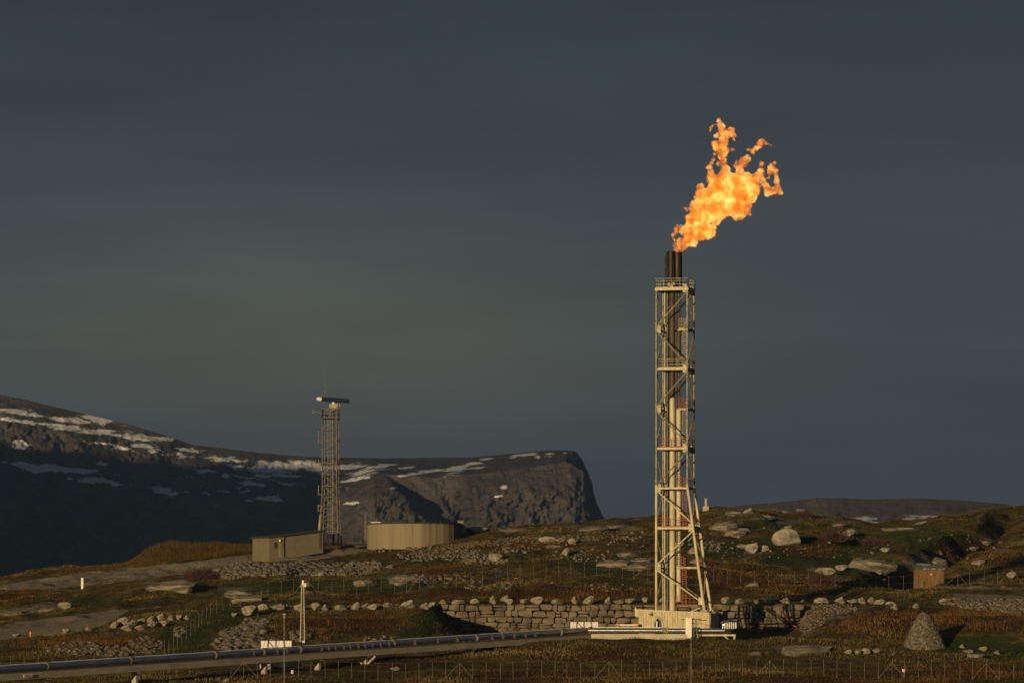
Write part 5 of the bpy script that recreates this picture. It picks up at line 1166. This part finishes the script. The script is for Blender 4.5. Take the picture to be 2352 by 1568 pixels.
# ------------------------------------------------------------------ fences
def fence(label, pts_, hpost, braces=(), step=None, D=None, skip=()):
    """pts_: list of (px, row of the foot) or with D given"""
    gs = []
    for q in pts_:
        if D is None: g = pick(*q)
        else: X = (q[0]-CX)/F*D; g = Vector((X, D, float(zg(X, D))))
        gs.append(g)
    t_ = thing('wire_fence', gs[0], label, 'fence', 'wire fences')
    for i, g in enumerate(gs):
        m = MB(); lean = Vector((rnd.uniform(-.05, .05), 0, 0)); m.tube([g-EZ*.3, g+EZ*(hpost+rnd.uniform(-.15,.1))+lean], .024, 6); m.build('post', M_galvd, t_)
        if i in braces:
            m = MB(); 
            for nb in (-1, 1):
                j = i+nb
                if 0 <= j < len(gs): m.bar(g+EZ*hpost*.93, gs[j]+EZ*.1, .035)
            m.build('diagonal_brace', M_galvd, t_)
    m = MB()
    for g, h in zip(gs[:-1], gs[1:]):
        for z in [hpost*q for q in (.05, .5, .98)]: m.bar(g+EZ*z, h+EZ*z, .008)
    m.build('wire_mesh', M_galvd, t_)
    return gs
up = [(x+rnd.uniform(-3,3), 0) for x in range(640, 1500, 28)]
def upper(px): return (px, float(np.interp(px, [560,700,850,950,1000,1100,1200,1300,1400,1500,1600,1700,1800,2000,2100,2352], [1376,1374,1370,1356,1348,1336,1325,1319,1325,1332,1338,1341,1342,1342,1342,1345])))
A_ = [upper(x+rnd.uniform(-2.5, 2.5)) for x in range(616, 1500, 29)]
fence('upper wire fence crossing the hillside left of the tower', A_, 2.25, (3, 12, 15, 30), D=555)
B_ = [upper(x+rnd.uniform(-2.5, 2.5)) for x in range(1640, 2500, 31)]
fence('upper wire fence behind the stone wall right of the tower passing the shed', B_, 2.1, (11, 16, 18, 22), D=555)
C_f = [(x+rnd.uniform(-2, 2), 0) for x in range(-60, 2480, 31)]
fence('lower wire fence across the foreground grass with thin pale posts', C_f, 1.9, (20, 36, 47, 59, 68, 75), D=435)
Dg = [(600,1380),(575,1388),(552,1392),(530,1396),(512,1402),(498,1410),(484,1417),(474,1424),(464,1432),(456,1440),(448,1450),(438,1460),(428,1470),(418,1480),(408,1490),(398,1500),(388,1506),(378,1508)]
fence('diagonal wire fence running down the left slope to the silver pipe', Dg, 1.9, ())
E_f = [(x, 0) for x in range(-40, 380, 32)]
fence('short wire fence behind the silver pipe at far left', E_f, 1.6, (), D=452)

# ------------------------------------------------------------------ leafless bushes
def bush(px, row, wpx, hpx, label, n=420, mt=None):
    g = pick(px, row); k = g.y/F; t_ = thing('bush', g, label, 'bush', 'leafless bushes'); m = MB(); r_ = random.Random(int(px)); n = int(n*.55); ph = r_.uniform(0, 6)
    for i in range(n):
        a = r_.uniform(0, 6.283); s_ = math.sqrt(r_.uniform(0, 1)); bx = g+Vector((math.cos(a)*s_*wpx*k*.32, math.sin(a)*s_*wpx*k*.3, -.1))
        tp = g+Vector((math.cos(a)*s_*wpx*k*.5+r_.gauss(0, .25), math.sin(a)*s_*wpx*k*.4+r_.gauss(0, .25), hpx*k*(1-.5*s_*s_)*(.72+.3*math.sin(3*a+ph))*r_.uniform(.35, 1.2)))
        md_ = bx.lerp(tp, .5)+Vector((r_.gauss(0, .12), r_.gauss(0, .12), .1)); m.tube([bx, md_, tp], [.035, .025, .01], 3, cap=False)
        for q in range(3):
            s0 = md_.lerp(tp, r_.uniform(0, .8)); m.tube([s0, s0+Vector((r_.gauss(0, .3), r_.gauss(0, .3), r_.uniform(.05, .5)))], [.018, .008], 3, cap=False)
    m.build('branches', mt or M_twig, t_)
bush(462, 1332, 84, 36, 'dark reddish leafless bush at the top end of the gravel road', 900)
bush(1842, 1188, 50, 15, 'small dark bush on the crest against the far hill')
bush(1912, 1244, 96, 40, 'wide loose brown bush on the right hillside left of the white patch', 600)
bush(2010, 1250, 84, 18, 'low dark red bush above the shaded slope on the right', 600)
bush(1800, 1342, 50, 14, 'low dark bush by the fence right of the tower')
bush(1890, 1342, 80, 34, 'dense black bush in the shaded hollow behind the right fence', 900)
bush(2070, 1262, 40, 12, 'small brown bush on the upper right slope')
bush(1240, 1352, 60, 18, 'rusty low bush above the stone wall left of the tower')

# ------------------------------------------------------------------ grass: far too much to count
def grass_mat(name, cols):
    m = bpy.data.materials.new(name); m.use_nodes = True; t = m.node_tree; b = t.nodes['Principled BSDF']; b.inputs['Roughness'].default_value = .9; b.inputs['Specular IOR Level'].default_value = .1
    a = t.nodes.new('ShaderNodeAttribute'); a.attribute_name = 'tone'; r = t.nodes.new('ShaderNodeValToRGB')
    r.color_ramp.elements[0].color = (*cols[0], 1); r.color_ramp.elements[1].color = (*cols[-1], 1)
    for i, c in enumerate(cols[1:-1]):
        e = r.color_ramp.elements.new((i+1)/(len(cols)-1)); e.color = (*c, 1)
    t.links.new(a.outputs['Fac'], r.inputs[0]); t.links.new(r.outputs[0], b.inputs['Base Color']); return m
def blades(name, label, px, D, hh, wd, tone, material):
    X = (px-CX)/F*D; Z = zg(X, D); n = len(X); a = rng.uniform(0, np.pi, n); lean = rng.normal(0, .30, (n, 2))
    V_ = np.zeros((n, 3, 3)); c_, s_ = np.cos(a)*wd/2, np.sin(a)*wd/2*.6
    V_[:, 0] = np.stack([X-c_, D-s_, Z-.04], -1); V_[:, 1] = np.stack([X+c_, D+s_, Z-.04], -1); V_[:, 2] = np.stack([X+lean[:, 0]*hh, D+lean[:, 1]*hh, Z+hh], -1)
    o0 = np.array([0, 550., 8.]); me = fast_mesh(name, V_.reshape(-1, 3)-o0, np.arange(n*3).reshape(-1, 3), False, {'tone': np.repeat(tone, 3)})
    return tag(link(name, me, material, None, Vector(o0)), label, 'grass', None, 'stuff')
def scatter(n, dlo=404, dhi=742):
    px = rng.uniform(-150, 2500, n); D = dlo+(dhi-dlo)*rng.uniform(0, 1, n)
    X = (px-CX)/F*D; Z = zg(X, D); row = HR-(Z-EYE)*F/D
    keep = (row < 1600); px, D, row, X = px[keep], D[keep], row[keep], X[keep]; rk, gr, gn, ru = masks(px, row)
    pad_ = (px > 1250) & (px < 1850) & (D > 484) & (D < 525.5)
    wallz = (px > 970) & (px < 1850) & (D > 519) & (D < 526.5)
    keep = (rk < .42) & (gr < .3) & ~pad_ & ~wallz
    return px[keep], D[keep], row[keep], X[keep], gn[keep], ru[keep]
px, D, row, X, gn, ru = scatter(330000)
cl = fbm(X/3.0, D/4.0, 120, 3)*.5+.5; cl2 = fbm(X/9., D/12., 125, 3)*.5+.5
keep = rng.uniform(0, 1, len(px)) < (.25+cl); px, D, row, X, gn, ru, cl, cl2 = [q[keep] for q in (px, D, row, X, gn, ru, cl, cl2)]
hh = (.10+.38*cl*rng.uniform(.5, 1.2, len(px)))*np.where(gn > .5, .7, 1); wd = rng.uniform(.035, .10, len(px))
tone = np.clip((cl2-.5)*2.4+.42+rng.normal(0, .12, len(px)), 0, 1)
isg = gn > rng.uniform(.35, .65, len(px))
blades('grass', 'short brown and ochre grass over the hillside and foreground', px[~isg], D[~isg], hh[~isg], wd[~isg], tone[~isg], grass_mat('dry grass', [(.024,.018,.005),(.064,.048,.012),(.11,.082,.021),(.17,.13,.045)]))
blades('grass', 'short green grass in the damp patches of the hillside', px[isg], D[isg], hh[isg], wd[isg], tone[isg], grass_mat('green grass', [(.016,.024,.005),(.042,.053,.010),(.085,.086,.018)]))
px, D, row, X, gn, ru = scatter(300000)
p_ = np.clip((ru-.42)*3, 0, 1)*np.clip((fbm(X/4, D/5, 140, 3)+.45)*1.6, 0, 1)
keep = rng.uniform(0, 1, len(px)) < p_; px, D, row, X, ru = px[keep], D[keep], row[keep], X[keep], ru[keep]
tall = np.clip(.45+.5*fbm(X/6, D/8, 150, 3), .15, 1)*np.where((px > 2150) & (row > 1395), 1.5, 1)*np.where(D < 484, .5, 1)
hh = tall*rng.uniform(.45, 1.25, len(px)); tone = np.clip(.45+.5*fbm(X/5, D/6, 160, 3)+rng.normal(0, .16, len(px)), 0, 1)
blades('reeds', 'tall rusty brown dead grass in patches on the slopes', px, D, hh, rng.uniform(.03, .09, len(px)), tone, grass_mat('rusty grass', [(.024,.011,.004),(.068,.032,.008),(.125,.062,.016),(.21,.12,.04)]))
# the grassy mound at left that stands against the dark mountain
px = rng.uniform(150, 640, 26000); D = rng.uniform(700, 745, len(px)); X = (px-CX)/F*D; hm_ = np.interp(px, [150,300,340,420,600,640], [.2,.3,.9,1.0,.8,.4])
blades('reeds', 'tall straw coloured grass on the mound left of the hut', px, D, hm_*rng.uniform(.4, 1.3, len(px)), rng.uniform(.04, .11, len(px)), rng.uniform(.2, 1, len(px)), grass_mat('straw grass', [(.018,.011,.004),(.045,.028,.009),(.12,.075,.024)]))
